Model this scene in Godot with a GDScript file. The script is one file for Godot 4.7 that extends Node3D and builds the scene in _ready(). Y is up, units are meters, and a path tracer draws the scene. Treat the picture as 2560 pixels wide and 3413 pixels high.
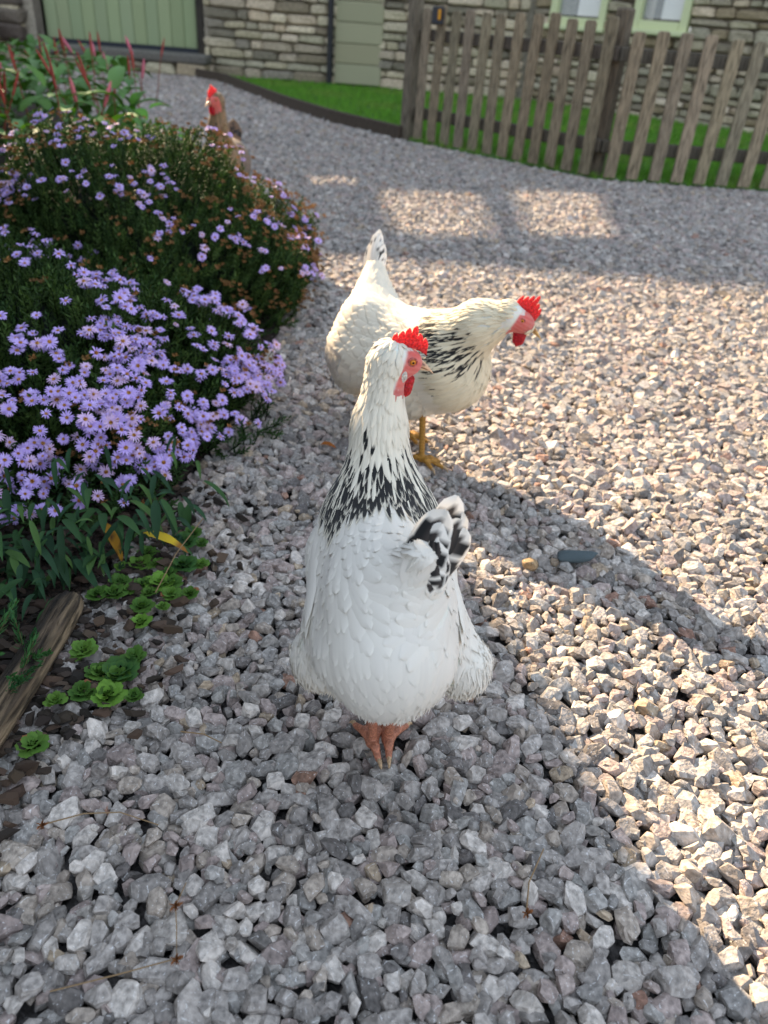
extends Node3D
# Three hens on a gravel yard beside asters, a picket fence and a stone house behind.

var rng := RandomNumberGenerator.new()
var used := {}
var M := {}
const SUN := Vector3(-0.5524, 0.4540, -0.6994)  # towards the sun
const EYE := Vector3(0, 0.8, 0)


# ---------------------------------------------------------------- mesh gathering
class Acc:
	var v := PackedVector3Array()
	var n := PackedVector3Array()
	var c := PackedColorArray()
	var i := PackedInt32Array()

	func add(p: Vector3, col: Color) -> int:
		v.append(p)
		c.append(col)
		return v.size() - 1

	func tri(a: int, b: int, d: int) -> void:
		i.append(a)
		i.append(b)
		i.append(d)

	func quad(a: int, b: int, d: int, e: int) -> void:
		tri(a, b, d)
		tri(a, d, e)

	func smooth(from := 0) -> void:
		n.resize(v.size())
		var k := from
		while k < i.size():
			var a := v[i[k]]
			var m := (v[i[k + 2]] - a).cross(v[i[k + 1]] - a)
			n[i[k]] += m
			n[i[k + 1]] += m
			n[i[k + 2]] += m
			k += 3
		for q in n.size():
			n[q] = n[q].normalized()

	func flat() -> void:
		var nv := PackedVector3Array()
		var nc := PackedColorArray()
		var ni := PackedInt32Array()
		var nn := PackedVector3Array()
		var k := 0
		while k < i.size():
			var a := v[i[k]]
			var m := (v[i[k + 2]] - a).cross(v[i[k + 1]] - a).normalized()
			for j in 3:
				nv.append(v[i[k + j]])
				nc.append(c[i[k + j]])
				nn.append(m)
				ni.append(k + j)
			k += 3
		v = nv
		c = nc
		i = ni
		n = nn

	func put(o: Acc, t: Transform3D, tint := Color.WHITE, own := false) -> void:
		var at := v.size()
		v.append_array(t * o.v)
		n.append_array(Transform3D(t.basis.orthonormalized(), Vector3.ZERO) * o.n)
		if own:
			for q in o.c:
				c.append(q * tint)
		else:
			var nc := PackedColorArray()
			nc.resize(o.v.size())
			nc.fill(tint)
			c.append_array(nc)
		for q in o.i:
			i.append(at + q)

	func mesh(mat: Material = null) -> ArrayMesh:
		if n.size() != v.size():
			smooth()
		var a := []
		a.resize(Mesh.ARRAY_MAX)
		a[Mesh.ARRAY_VERTEX] = v
		a[Mesh.ARRAY_NORMAL] = n
		a[Mesh.ARRAY_COLOR] = c
		a[Mesh.ARRAY_INDEX] = i
		var m := ArrayMesh.new()
		m.add_surface_from_arrays(Mesh.PRIMITIVE_TRIANGLES, a)
		if mat:
			m.surface_set_material(0, mat)
		return m


# ---------------------------------------------------------------- naming and tagging
func numbered(called: String) -> String:
	if not used.has(called):
		used[called] = 0
		return called
	used[called] += 1
	return "%s_%03d" % [called, used[called]]


func tag(o: Node, label: String, category: String, group := "") -> void:
	o.set_meta("label", label)
	o.set_meta("category", category)
	if group:
		o.set_meta("group", group)


func thing(called: String, label: String, category: String, at := Vector3.ZERO, group := "") -> Node3D:
	var o := Node3D.new()
	o.name = numbered(called)
	add_child(o)
	o.position = at
	tag(o, label, category, group)
	return o


func part(called: String, m: Mesh, parent: Node3D, at := Transform3D(), mat: Material = null, stuff := false) -> MeshInstance3D:
	var o := MeshInstance3D.new()
	var k := 0
	var nm := called
	while parent.has_node(nm):
		k += 1
		nm = "%s_%03d" % [called, k]
	o.name = nm
	o.mesh = m
	o.transform = at
	if mat:
		o.material_override = mat
	if stuff:
		o.set_meta("kind", "stuff")
	parent.add_child(o, true)
	return o


func many(called: String, m: Mesh, list: Array, cols: PackedColorArray, parent: Node3D, mat: Material) -> MultiMeshInstance3D:
	var mm := MultiMesh.new()
	mm.transform_format = MultiMesh.TRANSFORM_3D
	mm.use_colors = cols.size() > 0
	mm.mesh = m
	mm.instance_count = list.size()
	for k in list.size():
		mm.set_instance_transform(k, list[k])
		if cols.size():
			mm.set_instance_color(k, cols[k])
	var o := MultiMeshInstance3D.new()
	o.name = called if not parent.has_node(called) else called + "_001"
	o.multimesh = mm
	o.material_override = mat
	o.set_meta("kind", "stuff")
	parent.add_child(o, true)
	return o


func lin(r: float, g: float, b: float) -> Color:
	return Color(r / 255.0, g / 255.0, b / 255.0).srgb_to_linear()


func vary(c: Color, by: float) -> Color:
	var k := 1.0 + rng.randf_range(-by, by)
	return Color(clampf(c.r * k * (1.0 + rng.randf_range(-by, by) * 0.3), 0, 1), clampf(c.g * k, 0, 1), clampf(c.b * k * (1.0 + rng.randf_range(-by, by) * 0.3), 0, 1))


func facing(d: Vector3, up := Vector3.UP) -> Basis:  # a basis whose -z is d... x right, y up
	if absf(d.normalized().dot(up)) > 0.99:
		up = Vector3.RIGHT
	return Basis.looking_at(d, up)


func along(d: Vector3) -> Basis:  # a basis whose y runs along d
	d = d.normalized()
	var s := Vector3.RIGHT if absf(d.x) < 0.8 else Vector3.BACK
	var z := s.cross(d).normalized()
	return Basis(d.cross(z), d, z)


# ---------------------------------------------------------------- materials
func noise_tex(freq: float, ramp: Array, size := 512, kind := FastNoiseLite.TYPE_SIMPLEX_SMOOTH, octaves := 4, seed_ := 1, normal := 0.0, fractal := FastNoiseLite.FRACTAL_FBM) -> NoiseTexture2D:
	var f := FastNoiseLite.new()
	f.seed = seed_
	f.noise_type = kind
	f.frequency = freq
	f.fractal_type = fractal
	f.fractal_octaves = octaves
	var t := NoiseTexture2D.new()
	t.width = size
	t.height = size
	t.seamless = true
	t.noise = f
	if normal > 0.0:
		t.as_normal_map = true
		t.bump_strength = normal
	else:
		var g := Gradient.new()
		g.offsets = PackedFloat32Array(ramp.map(func(r): return r[0]))
		g.colors = PackedColorArray(ramp.map(func(r): return r[1]))
		t.color_ramp = g
	return t


func grey(x: float) -> Color:
	return Color(x, x, x)


func mat(called: String, albedo := Color.WHITE, rough := 0.9, vc := true) -> StandardMaterial3D:
	var m := StandardMaterial3D.new()
	m.resource_name = called
	m.albedo_color = albedo
	m.roughness = rough
	m.vertex_color_use_as_albedo = vc
	m.metallic_specular = 0.4
	M[called] = m
	return m


func skin(m: StandardMaterial3D, tex: Texture2D, scale: Vector3, world := false, nrm: Texture2D = null, ns := 1.0) -> void:
	m.albedo_texture = tex
	m.uv1_triplanar = true
	m.uv1_world_triplanar = world
	m.uv1_scale = scale
	m.uv1_triplanar_sharpness = 4.0
	if nrm:
		m.normal_enabled = true
		m.normal_texture = nrm
		m.normal_scale = ns


func materials() -> void:
	var st := mat("stone", Color.WHITE, 0.85)
	skin(st, noise_tex(0.012, [[0.0, grey(0.62)], [0.35, grey(0.82)], [0.6, grey(0.93)], [0.75, grey(1.0)], [1.0, grey(1.0)]], 512, FastNoiseLite.TYPE_SIMPLEX_SMOOTH, 6, 3), Vector3.ONE * 14.0, true,
		noise_tex(0.02, [], 512, FastNoiseLite.TYPE_SIMPLEX_SMOOTH, 5, 8, 14.0), 0.8)
	var vein := noise_tex(0.006, [[0.0, Color(1, 1, 1, 0)], [0.80, Color(1, 1, 1, 0)], [0.94, Color(0.96, 0.95, 0.93, 0.55)], [1.0, Color(1, 1, 1, 0.8)]], 512, FastNoiseLite.TYPE_SIMPLEX, 3, 21, 0.0, FastNoiseLite.FRACTAL_RIDGED)
	st.detail_enabled = true
	st.detail_albedo = vein
	st.detail_blend_mode = BaseMaterial3D.BLEND_MODE_MIX
	vein.color_ramp.interpolation_mode = Gradient.GRADIENT_INTERPOLATE_LINEAR
	var gb := mat("gravel_bed", lin(128, 122, 118).linear_to_srgb(), 0.95)
	skin(gb, noise_tex(0.05, [[0.0, grey(0.35)], [0.5, grey(0.7)], [1.0, grey(1.0)]], 512, FastNoiseLite.TYPE_CELLULAR, 2, 5), Vector3.ONE * 1.6, true, noise_tex(0.06, [], 512, FastNoiseLite.TYPE_SIMPLEX, 3, 5, 12.0), 1.0)
	var soil := mat("soil", lin(70, 56, 46).linear_to_srgb(), 1.0)
	skin(soil, noise_tex(0.03, [[0.0, grey(0.3)], [0.6, grey(0.8)], [1.0, grey(1.0)]], 512, FastNoiseLite.TYPE_SIMPLEX, 5, 6), Vector3.ONE * 5.0, true, noise_tex(0.04, [], 512, FastNoiseLite.TYPE_SIMPLEX, 5, 6, 16.0), 1.0)
	var wood := mat("wood", Color.WHITE, 0.85)
	skin(wood, noise_tex(0.02, [[0.0, grey(0.45)], [0.4, grey(0.8)], [0.6, grey(0.92)], [1.0, grey(1.0)]], 512, FastNoiseLite.TYPE_SIMPLEX_SMOOTH, 5, 11), Vector3(7, 0.7, 7), false, noise_tex(0.03, [], 512, FastNoiseLite.TYPE_SIMPLEX, 4, 12, 6.0), 0.6)
	var logm := mat("log_wood", Color.WHITE, 0.9)
	skin(logm, noise_tex(0.018, [[0.0, grey(0.25)], [0.42, grey(0.72)], [0.6, grey(0.95)], [1.0, grey(1.0)]], 512, FastNoiseLite.TYPE_SIMPLEX_SMOOTH, 6, 13), Vector3(12, 12, 1.2), false, noise_tex(0.02, [], 512, FastNoiseLite.TYPE_SIMPLEX, 5, 14, 14.0), 1.0)
	var wall := mat("wall_stone", Color.WHITE, 0.95)
	skin(wall, noise_tex(0.02, [[0.0, grey(0.72)], [0.5, grey(0.94)], [1.0, grey(1.0)]], 512, FastNoiseLite.TYPE_SIMPLEX, 5, 15), Vector3.ONE * 2.2, true, noise_tex(0.03, [], 512, FastNoiseLite.TYPE_SIMPLEX, 5, 16, 10.0), 0.8)
	mat("paint", Color.WHITE, 0.6)
	mat("metal", Color.WHITE, 0.45).metallic = 0.6
	var fe := mat("feather", Color.WHITE, 0.75)
	fe.rim_enabled = true
	fe.rim = 0.35
	fe.rim_tint = 0.3
	fe.backlight_enabled = true
	fe.backlight = Color(0.34, 0.32, 0.28)
	var bo := mat("plumage", Color.WHITE, 0.85)
	bo.rim_enabled = true
	bo.rim = 0.3
	bo.subsurf_scatter_enabled = true
	bo.subsurf_scatter_strength = 0.25
	var fl := mat("flesh", Color.WHITE, 0.45)
	fl.subsurf_scatter_enabled = true
	fl.subsurf_scatter_strength = 0.35
	fl.normal_enabled = true
	skin(fl, noise_tex(0.04, [[0.0, grey(0.6)], [0.7, grey(0.95)], [1.0, grey(1.0)]], 256, FastNoiseLite.TYPE_SIMPLEX, 4, 17), Vector3.ONE * 22.0, false, noise_tex(0.05, [], 256, FastNoiseLite.TYPE_CELLULAR, 2, 18, 9.0), 1.0)
	mat("eye", Color.WHITE, 0.08)
	mat("horn", Color.WHITE, 0.4)
	var leg := mat("scale", Color.WHITE, 0.55)
	skin(leg, noise_tex(0.08, [[0.0, grey(0.7)], [1.0, grey(1.0)]], 256, FastNoiseLite.TYPE_CELLULAR, 1, 19), Vector3.ONE * 18.0, false, noise_tex(0.08, [], 256, FastNoiseLite.TYPE_CELLULAR, 1, 19, 5.0), 0.8)
	var lf := mat("leaf", Color.WHITE, 0.6)
	lf.metallic_specular = 0.25
	lf.backlight_enabled = true
	lf.backlight = Color(0.5, 0.6, 0.2)
	var pe := mat("petal", Color.WHITE, 0.6)
	pe.backlight_enabled = true
	pe.backlight = Color(0.4, 0.4, 0.4)
	var gr := mat("grass", Color.WHITE, 0.55)
	gr.backlight_enabled = true
	gr.backlight = Color(0.4, 0.5, 0.15)
	mat("matte", Color.WHITE, 0.95)
	var gl := mat("glass", Color(0.9, 0.95, 0.95, 0.12), 0.05, false)
	gl.transparency = BaseMaterial3D.TRANSPARENCY_ALPHA


func _ready() -> void:
	rng.seed = 20240
	# camera
	var cam := Camera3D.new()
	cam.name = "camera"
	var pitch := deg_to_rad(33.0)
	var roll := deg_to_rad(4.5)
	var f := Vector3(0, -sin(pitch), -cos(pitch))
	var u0 := Vector3(0, cos(pitch), -sin(pitch))
	var r0 := Vector3.RIGHT
	var u := u0 * cos(roll) - r0 * sin(roll)
	var r := r0 * cos(roll) + u0 * sin(roll)
	cam.transform = Transform3D(Basis(r, u, -f), EYE)
	var lens := CameraAttributesPhysical.new()
	lens.frustum_focal_length = 18.02
	lens.frustum_focus_distance = 1.0
	lens.frustum_near = 0.05
	lens.frustum_far = 400.0
	lens.exposure_aperture = 3.2
	cam.attributes = lens
	add_child(cam)
	cam.current = true
	# sky, exposure
	var env := Environment.new()
	env.background_mode = Environment.BG_SKY
	var sky := Sky.new()
	var sm := ProceduralSkyMaterial.new()
	sm.sky_top_color = Color(0.70, 0.76, 0.845)
	sm.sky_horizon_color = Color(0.93, 0.94, 0.95)
	sm.sky_curve = 0.12
	sm.sky_energy_multiplier = 0.80
	sm.ground_bottom_color = Color(0.30, 0.30, 0.26)
	sm.ground_horizon_color = Color(0.55, 0.57, 0.55)
	sm.sun_angle_max = 8.0
	sky.sky_material = sm
	env.sky = sky
	env.tonemap_mode = Environment.TONE_MAPPER_LINEAR
	env.tonemap_exposure = 3.65
	env.sdfgi_enabled = true
	env.ssao_enabled = true
	env.ssil_enabled = true
	var we := WorldEnvironment.new()
	we.name = "environment"
	we.environment = env
	add_child(we)
	var sun := DirectionalLight3D.new()
	sun.name = "sun"
	sun.light_color = Color(1.0, 0.89, 0.75)
	sun.light_energy = 1.6
	sun.light_angular_distance = 0.5
	sun.shadow_enabled = true
	sun.transform = Transform3D(Basis.looking_at(-SUN, Vector3.UP), Vector3(0, 6, 0))
	add_child(sun)

	materials()
	ground()
	house()
	unseen_building()
	fences()
	bed()
	asters()
	hens()
	small_things()


# ---------------------------------------------------------------- ground, gravel, lawn
const EDGE := [Vector2(-2.75, -10.45), Vector2(-2.2, -9.9), Vector2(-1.72, -8.95), Vector2(-1.24, -8.0), Vector2(-0.70, -7.1), Vector2(-0.10, -6.36), Vector2(0.55, -5.78), Vector2(1.16, -5.24), Vector2(2.2, -5.30), Vector2(3.4, -5.36), Vector2(6.0, -5.5)]
const BED := [Vector2(-0.52, 0.3), Vector2(-0.49, -0.45), Vector2(-0.47, -0.9), Vector2(-0.42, -1.15), Vector2(-0.36, -1.5), Vector2(-0.36, -1.85), Vector2(-0.34, -2.2), Vector2(-0.50, -2.7), Vector2(-0.86, -3.1), Vector2(-1.12, -3.6), Vector2(-1.45, -4.6), Vector2(-2.1, -5.9), Vector2(-3.3, -7.4), Vector2(-5.5, -8.6), Vector2(-9, -8.8), Vector2(-9, 0.3)]


func lawn_poly() -> PackedVector2Array:
	var p := PackedVector2Array(EDGE)
	p.append(Vector2(6.0, -10.62))
	p.append(Vector2(-2.75, -10.62))
	return p


func stone_shape(level: int, seed_: int) -> Acc:
	var g := RandomNumberGenerator.new()
	g.seed = seed_
	var a := ico(level)
	var planes := []
	for k in g.randi_range(9, 13):
		var d := Vector3(g.randfn(), g.randfn(), g.randfn()).normalized()
		planes.append(d / g.randf_range(0.62, 1.0))
	for d in [Vector3.UP, Vector3.DOWN, Vector3.LEFT, Vector3.RIGHT, Vector3.BACK, Vector3.FORWARD]:
		planes.append((d + Vector3(g.randfn(), g.randfn(), g.randfn()) * 0.2).normalized() / g.randf_range(0.8, 1.0))
	var s := Vector3(g.randf_range(0.95, 1.45), g.randf_range(0.55, 0.8), g.randf_range(0.75, 1.0))
	var p := 22.0 if level > 1 else 16.0
	for k in a.v.size():
		var u := a.v[k]
		var sum := 0.0
		for q in planes:
			var e: float = u.dot(q)
			if e > 0.0:
				sum += pow(e, p)
		a.v[k] = u * pow(sum, -1.0 / p) * s
	if level < 2:
		a.flat()
	else:
		a.smooth()
	return a


# a broken stone: the solid between random planes, its faces drawn in a little so that edges are rounded off
func rock(count: int, bevel: float, seed_: int) -> Acc:
	var g := RandomNumberGenerator.new()
	g.seed = seed_
	var s := Vector3(g.randf_range(1.0, 1.65), g.randf_range(0.45, 0.78), g.randf_range(0.68, 0.98))
	var ns := []
	var ds := []
	for k in count:
		var n := Vector3.ZERO
		for tries in 12:
			n = Vector3(g.randfn(), g.randfn(), g.randfn()).normalized()
			if ns.all(func(q): return q.dot(n) < 0.72):
				break
		ns.append(n)
		ds.append((n * s).length() * g.randf_range(0.72, 1.0))
	for n in [Vector3.UP, Vector3.DOWN, Vector3.LEFT, Vector3.RIGHT, Vector3.BACK, Vector3.FORWARD]:
		var m: Vector3 = (n + Vector3(g.randfn(), g.randfn(), g.randfn()) * 0.22).normalized()
		ns.append(m)
		ds.append((m * s).length() * g.randf_range(0.85, 1.02))
	var faces := []
	for k in ns.size():
		faces.append([])
	var pts := []
	var on := []
	for i in ns.size():
		for j in range(i + 1, ns.size()):
			for k in range(j + 1, ns.size()):
				var det: float = ns[i].dot(ns[j].cross(ns[k]))
				if absf(det) < 1e-4:
					continue
				var p: Vector3 = (ns[j].cross(ns[k]) * ds[i] + ns[k].cross(ns[i]) * ds[j] + ns[i].cross(ns[j]) * ds[k]) / det
				var inside := true
				for q in ns.size():
					if ns[q].dot(p) > ds[q] + 1e-5:
						inside = false
						break
				if inside:
					for f in [i, j, k]:
						faces[f].append(pts.size())
					pts.append(p)
					on.append([i, j, k])
	var a := Acc.new()
	var id := {}
	var next := {}
	for f in ns.size():
		var l: Array = faces[f]
		if l.size() < 3:
			continue
		var c := Vector3.ZERO
		for q in l:
			c += pts[q]
		c /= l.size()
		var x: Vector3 = (pts[l[0]] - c).normalized()
		var y: Vector3 = ns[f].cross(x)
		l.sort_custom(func(p, q): return atan2((pts[p] - c).dot(y), (pts[p] - c).dot(x)) > atan2((pts[q] - c).dot(y), (pts[q] - c).dot(x)))
		for q in l:
			id[Vector2i(f, q)] = a.add(pts[q].lerp(c, bevel), Color.WHITE)
			a.n.append(ns[f])
		for k in range(1, l.size() - 1):
			a.tri(id[Vector2i(f, l[0])], id[Vector2i(f, l[k])], id[Vector2i(f, l[k + 1])])
		for k in l.size():
			next[Vector2i(l[k], l[(k + 1) % l.size()])] = f
	if bevel > 0.0:
		for e in next:
			var f: int = next[e]
			var r := Vector2i(e.y, e.x)
			if next.has(r) and f < next[r]:
				var h: int = next[r]
				a.quad(id[Vector2i(f, e.y)], id[Vector2i(f, e.x)], id[Vector2i(h, e.x)], id[Vector2i(h, e.y)])
		for q in pts.size():
			var t: Array = on[q]
			if id.has(Vector2i(t[0], q)) and id.has(Vector2i(t[1], q)) and id.has(Vector2i(t[2], q)):
				var i0: int = id[Vector2i(t[0], q)]
				var i1: int = id[Vector2i(t[1], q)]
				var i2: int = id[Vector2i(t[2], q)]
				if (a.v[i2] - a.v[i0]).cross(a.v[i1] - a.v[i0]).dot(pts[q]) > 0:
					a.tri(i0, i1, i2)
				else:
					a.tri(i0, i2, i1)
	return a


func ico(level: int) -> Acc:
	var t := (1.0 + sqrt(5.0)) / 2.0
	var a := Acc.new()
	for q in [Vector3(-1, t, 0), Vector3(1, t, 0), Vector3(-1, -t, 0), Vector3(1, -t, 0), Vector3(0, -1, t), Vector3(0, 1, t), Vector3(0, -1, -t), Vector3(0, 1, -t), Vector3(t, 0, -1), Vector3(t, 0, 1), Vector3(-t, 0, -1), Vector3(-t, 0, 1)]:
		a.add(q.normalized(), Color.WHITE)
	a.i = PackedInt32Array([0, 5, 11, 0, 1, 5, 0, 7, 1, 0, 10, 7, 0, 11, 10, 1, 9, 5, 5, 4, 11, 11, 2, 10, 10, 6, 7, 7, 8, 1, 3, 4, 9, 3, 2, 4, 3, 6, 2, 3, 8, 6, 3, 9, 8, 4, 5, 9, 2, 11, 4, 6, 10, 2, 8, 7, 6, 9, 1, 8])
	for l in level:
		var mid := {}
		var ni := PackedInt32Array()
		for k in range(0, a.i.size(), 3):
			var e := []
			for j in 3:
				var x := a.i[k + j]
				var y := a.i[k + (j + 1) % 3]
				var key := Vector2i(mini(x, y), maxi(x, y))
				if not mid.has(key):
					mid[key] = a.add(((a.v[x] + a.v[y]) / 2.0).normalized(), Color.WHITE)
				e.append(mid[key])
			ni.append_array(PackedInt32Array([a.i[k], e[0], e[2], a.i[k + 1], e[1], e[0], a.i[k + 2], e[2], e[1], e[0], e[1], e[2]]))
		a.i = ni
	return a


func stone_colour() -> Color:
	var k := rng.randf()
	var c: Color
	if k < 0.30:
		c = lin(172, 167, 163)
	elif k < 0.50:
		c = lin(176, 163, 159)
	elif k < 0.66:
		c = lin(168, 166, 163)
	elif k < 0.80:
		c = lin(180, 170, 160)
	elif k < 0.90:
		c = lin(205, 199, 193)
	elif k < 0.965:
		c = lin(128, 124, 122)
	elif k < 0.973:
		c = lin(170, 136, 120)
	else:
		c = lin(182, 166, 146)
	var k2 := rng.randf_range(0.72, 1.12)
	return Color(c.r * k2 * 1.045, c.g * k2 * 0.995, c.b * k2 * 0.93)


func in_view(x: float, z: float) -> bool:  # a generous strip of ground round what the photograph shows
	var w := 0.42 + 0.42 * -z
	return z < -0.02 and z > -10.55 and x > -w - 0.25 and x < w + 0.7


func sheet(poly: PackedVector2Array, y: float, mat_: Material, called: String, parent: Node3D, col := Color.WHITE) -> MeshInstance3D:
	var a := Acc.new()
	for p in poly:
		a.add(Vector3(p.x, y, p.y), col)
	var t := Geometry2D.triangulate_polygon(poly)
	for k in range(0, t.size(), 3):
		var e := (poly[t[k + 1]] - poly[t[k]]).cross(poly[t[k + 2]] - poly[t[k]])
		if e > 0:
			a.tri(t[k], t[k + 1], t[k + 2])
		else:
			a.tri(t[k], t[k + 2], t[k + 1])
	return part(called, a.mesh(), parent, Transform3D(), mat_)


func ground() -> void:
	var yard := Node3D.new()
	yard.name = "gravel_yard"
	yard.set_meta("kind", "structure")
	add_child(yard)
	var big := PackedVector2Array([Vector2(-220, 220), Vector2(220, 220), Vector2(220, -220), Vector2(-220, -220)])
	sheet(big, -0.022, M.gravel_bed, "ground_sheet", yard).set_meta("kind", "structure")
	var lawnp := lawn_poly()
	var bedp := PackedVector2Array(BED)
	# scatter: larger stones first, kept apart through a grid of cells
	var shapes := []
	for l in 3:
		var s := []
		for k in [16, 20, 30][l]:
			s.append(rock([6, 8, 10][l], [0.0, 0.0, 0.09][l], 100 + l * 50 + k))
		shapes.append(s)
	var spots := []
	for layer in 2:
		var grid := {}
		var cell := 0.027
		for zone in [[-0.02, -2.7], [-2.7, -6.0], [-6.0, -10.5]]:
			if layer == 1 and zone[0] < -5.0:
				continue
			var wid: float = 0.42 + 0.42 * -zone[1] + 0.7
			var area: float = (zone[0] - zone[1]) * 2.0 * wid
			var want := int(area * [8200.0, 8000.0][layer])
			for k in want:
				var q := float(k) / want
				var rad := lerpf(0.0164, 0.0048, pow(q, 0.6)) * rng.randf_range(0.85, 1.15)
				if zone[0] < -5.0:
					rad *= 1.25
				if layer == 1:
					rad = rng.randf_range(0.008, 0.013)
				var x := rng.randf_range(-wid, wid)
				var z := rng.randf_range(zone[1], zone[0])
				if not in_view(x, z):
					continue
				var cx := floori(x / cell)
				var cz := floori(z / cell)
				var free := true
				for dx in range(-1, 2):
					for dz in range(-1, 2):
						var key := Vector2i(cx + dx, cz + dz)
						if grid.has(key):
							for o in grid[key]:
								var g: float = (o.z + rad) * (0.70 if layer == 0 else 0.70)
								if (o.x - x) * (o.x - x) + (o.y - z) * (o.y - z) < g * g:
									free = false
									break
						if not free:
							break
					if not free:
						break
				if not free:
					continue
				var key2 := Vector2i(cx, cz)
				if not grid.has(key2):
					grid[key2] = []
				grid[key2].append(Vector3(x, z, rad))
				var pt := Vector2(x, z)
				if Geometry2D.is_point_in_polygon(pt, lawnp) or Geometry2D.is_point_in_polygon(pt, bedp):
					continue
				spots.append([x, z, rad, layer])
	# the 300 that show largest are stones of their own
	var order := []
	for k in spots.size():
		var s: Array = spots[k]
		var d := EYE.distance_to(Vector3(s[0], 0, s[1]))
		var w: float = 0.40 * -s[1] + 0.18
		var inside: bool = absf(s[0] - 0.02) < w and s[1] < -0.33 and s[3] == 0
		order.append(Vector2(s[2] / d if inside else 0.0, k))
	order.sort_custom(func(p, q): return p.x > q.x)
	var single := {}
	for k in 300:
		single[int(order[k].y)] = true
	var single_meshes := []
	for s in shapes[2]:
		single_meshes.append(null)
	var all := Acc.new()
	var tinted := []
	for k in 26:
		var m2: StandardMaterial3D = M.stone.duplicate()
		m2.albedo_color = stone_colour().linear_to_srgb()
		m2.vertex_color_use_as_albedo = false
		tinted.append(m2)
	var smesh := []
	for s in shapes[2]:
		smesh.append(s.mesh())
	for k in spots.size():
		var s: Array = spots[k]
		var rad: float = s[2]
		var b := Basis(Vector3.UP, rng.randf() * TAU)
		var tilt := 0.5 if s[3] == 0 else 0.8
		b = Basis(Vector3(rng.randfn(), 0, rng.randfn()).normalized(), clampf(rng.randfn() * tilt, -1.3, 1.3)) * b
		var y := 0.0 + rng.randf_range(-0.004, 0.004) if s[3] == 0 else -0.0062 + rng.randf_range(-0.003, 0.002)
		y -= rad * 0.35
		var d := EYE.distance_to(Vector3(s[0], 0, s[1]))
		var t := Transform3D(b.scaled(Vector3.ONE * rad * 1.06), Vector3(s[0], y, s[1]))
		if single.has(k):
			part("stone", smesh[rng.randi() % smesh.size()], yard, t, tinted[rng.randi() % tinted.size()])
			continue
		var lod := 2 if d < 1.7 and s[3] == 0 else (1 if d < 3.2 else 0)
		if s[3] == 1 and d > 1.6:
			lod = 0
		var pool: Array = shapes[lod]
		all.put(pool[rng.randi() % pool.size()], t, stone_colour())
	part("gravel", all.mesh(), yard, Transform3D(), M.stone, true)
	# lawn
	var lawn := Node3D.new()
	lawn.name = "lawn"
	lawn.set_meta("kind", "structure")
	add_child(lawn)
	sheet(lawnp, 0.005, M.matte, "turf_sheet", lawn, lin(62, 98, 30)).set_meta("kind", "structure")
	var blade := Acc.new()
	for k in 5:
		var ang := k * 1.3
		var o := Vector3(cos(ang), 0, sin(ang)) * 0.008
		var lean := Vector3(cos(ang * 2.0), 0, sin(ang * 2.0)) * 0.014
		var sd := Vector3(-sin(ang * 1.7), 0, cos(ang * 1.7)) * 0.0018
		var h := 0.03 + 0.006 * (k % 3)
		var p0 := blade.add(o - sd, Color.WHITE)
		var p1 := blade.add(o + sd, Color.WHITE)
		var p2 := blade.add(o + lean * 0.4 + Vector3(0, h * 0.6, 0) - sd * 0.7, Color.WHITE)
		var p3 := blade.add(o + lean * 0.4 + Vector3(0, h * 0.6, 0) + sd * 0.7, Color.WHITE)
		var p4 := blade.add(o + lean + Vector3(0, h, 0), Color.WHITE)
		blade.quad(p0, p1, p3, p2)
		blade.tri(p2, p3, p4)
	var ts := []
	var cs := PackedColorArray()
	for k in 26000:
		var z := -5.2 - pow(rng.randf(), 1.2) * 5.4
		var x := rng.randf_range(-2.6, 4.6)
		if not Geometry2D.is_point_in_polygon(Vector2(x, z), lawnp):
			continue
		ts.append(Transform3D(Basis(Vector3.UP, rng.randf() * TAU).scaled(Vector3.ONE * rng.randf_range(0.8, 1.5)), Vector3(x, 0.004, z)))
		cs.append(vary(lin(98, 148, 42).lerp(lin(128, 148, 66), maxf(0.0, sin(x * 5.0) * sin(z * 4.0 + 1.0)) * 0.6), 0.3))
	many("grass", blade.mesh(), ts, cs, lawn, M.grass)
	# timber edging of the lawn
	var edging := thing("lawn_edging", "low dark timber boards edging the curved lawn beside the gravel", "edging", Vector3(EDGE[2].x, 0, EDGE[2].y))
	for k in 5:
		var p: Vector2 = EDGE[k]
		var q: Vector2 = EDGE[k + 1]
		var L := p.distance_to(q)
		var m := Vector3((p.x + q.x) / 2, 0.03, (p.y + q.y) / 2) - edging.position
		part("board", bevel_box(Vector3(0.035, 0.13, L + 0.01), 0.006, lin(86, 74, 62)).mesh(), edging, Transform3D(Basis(Vector3.UP, atan2(q.x - p.x, q.y - p.y)), m), M.wood)


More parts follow.
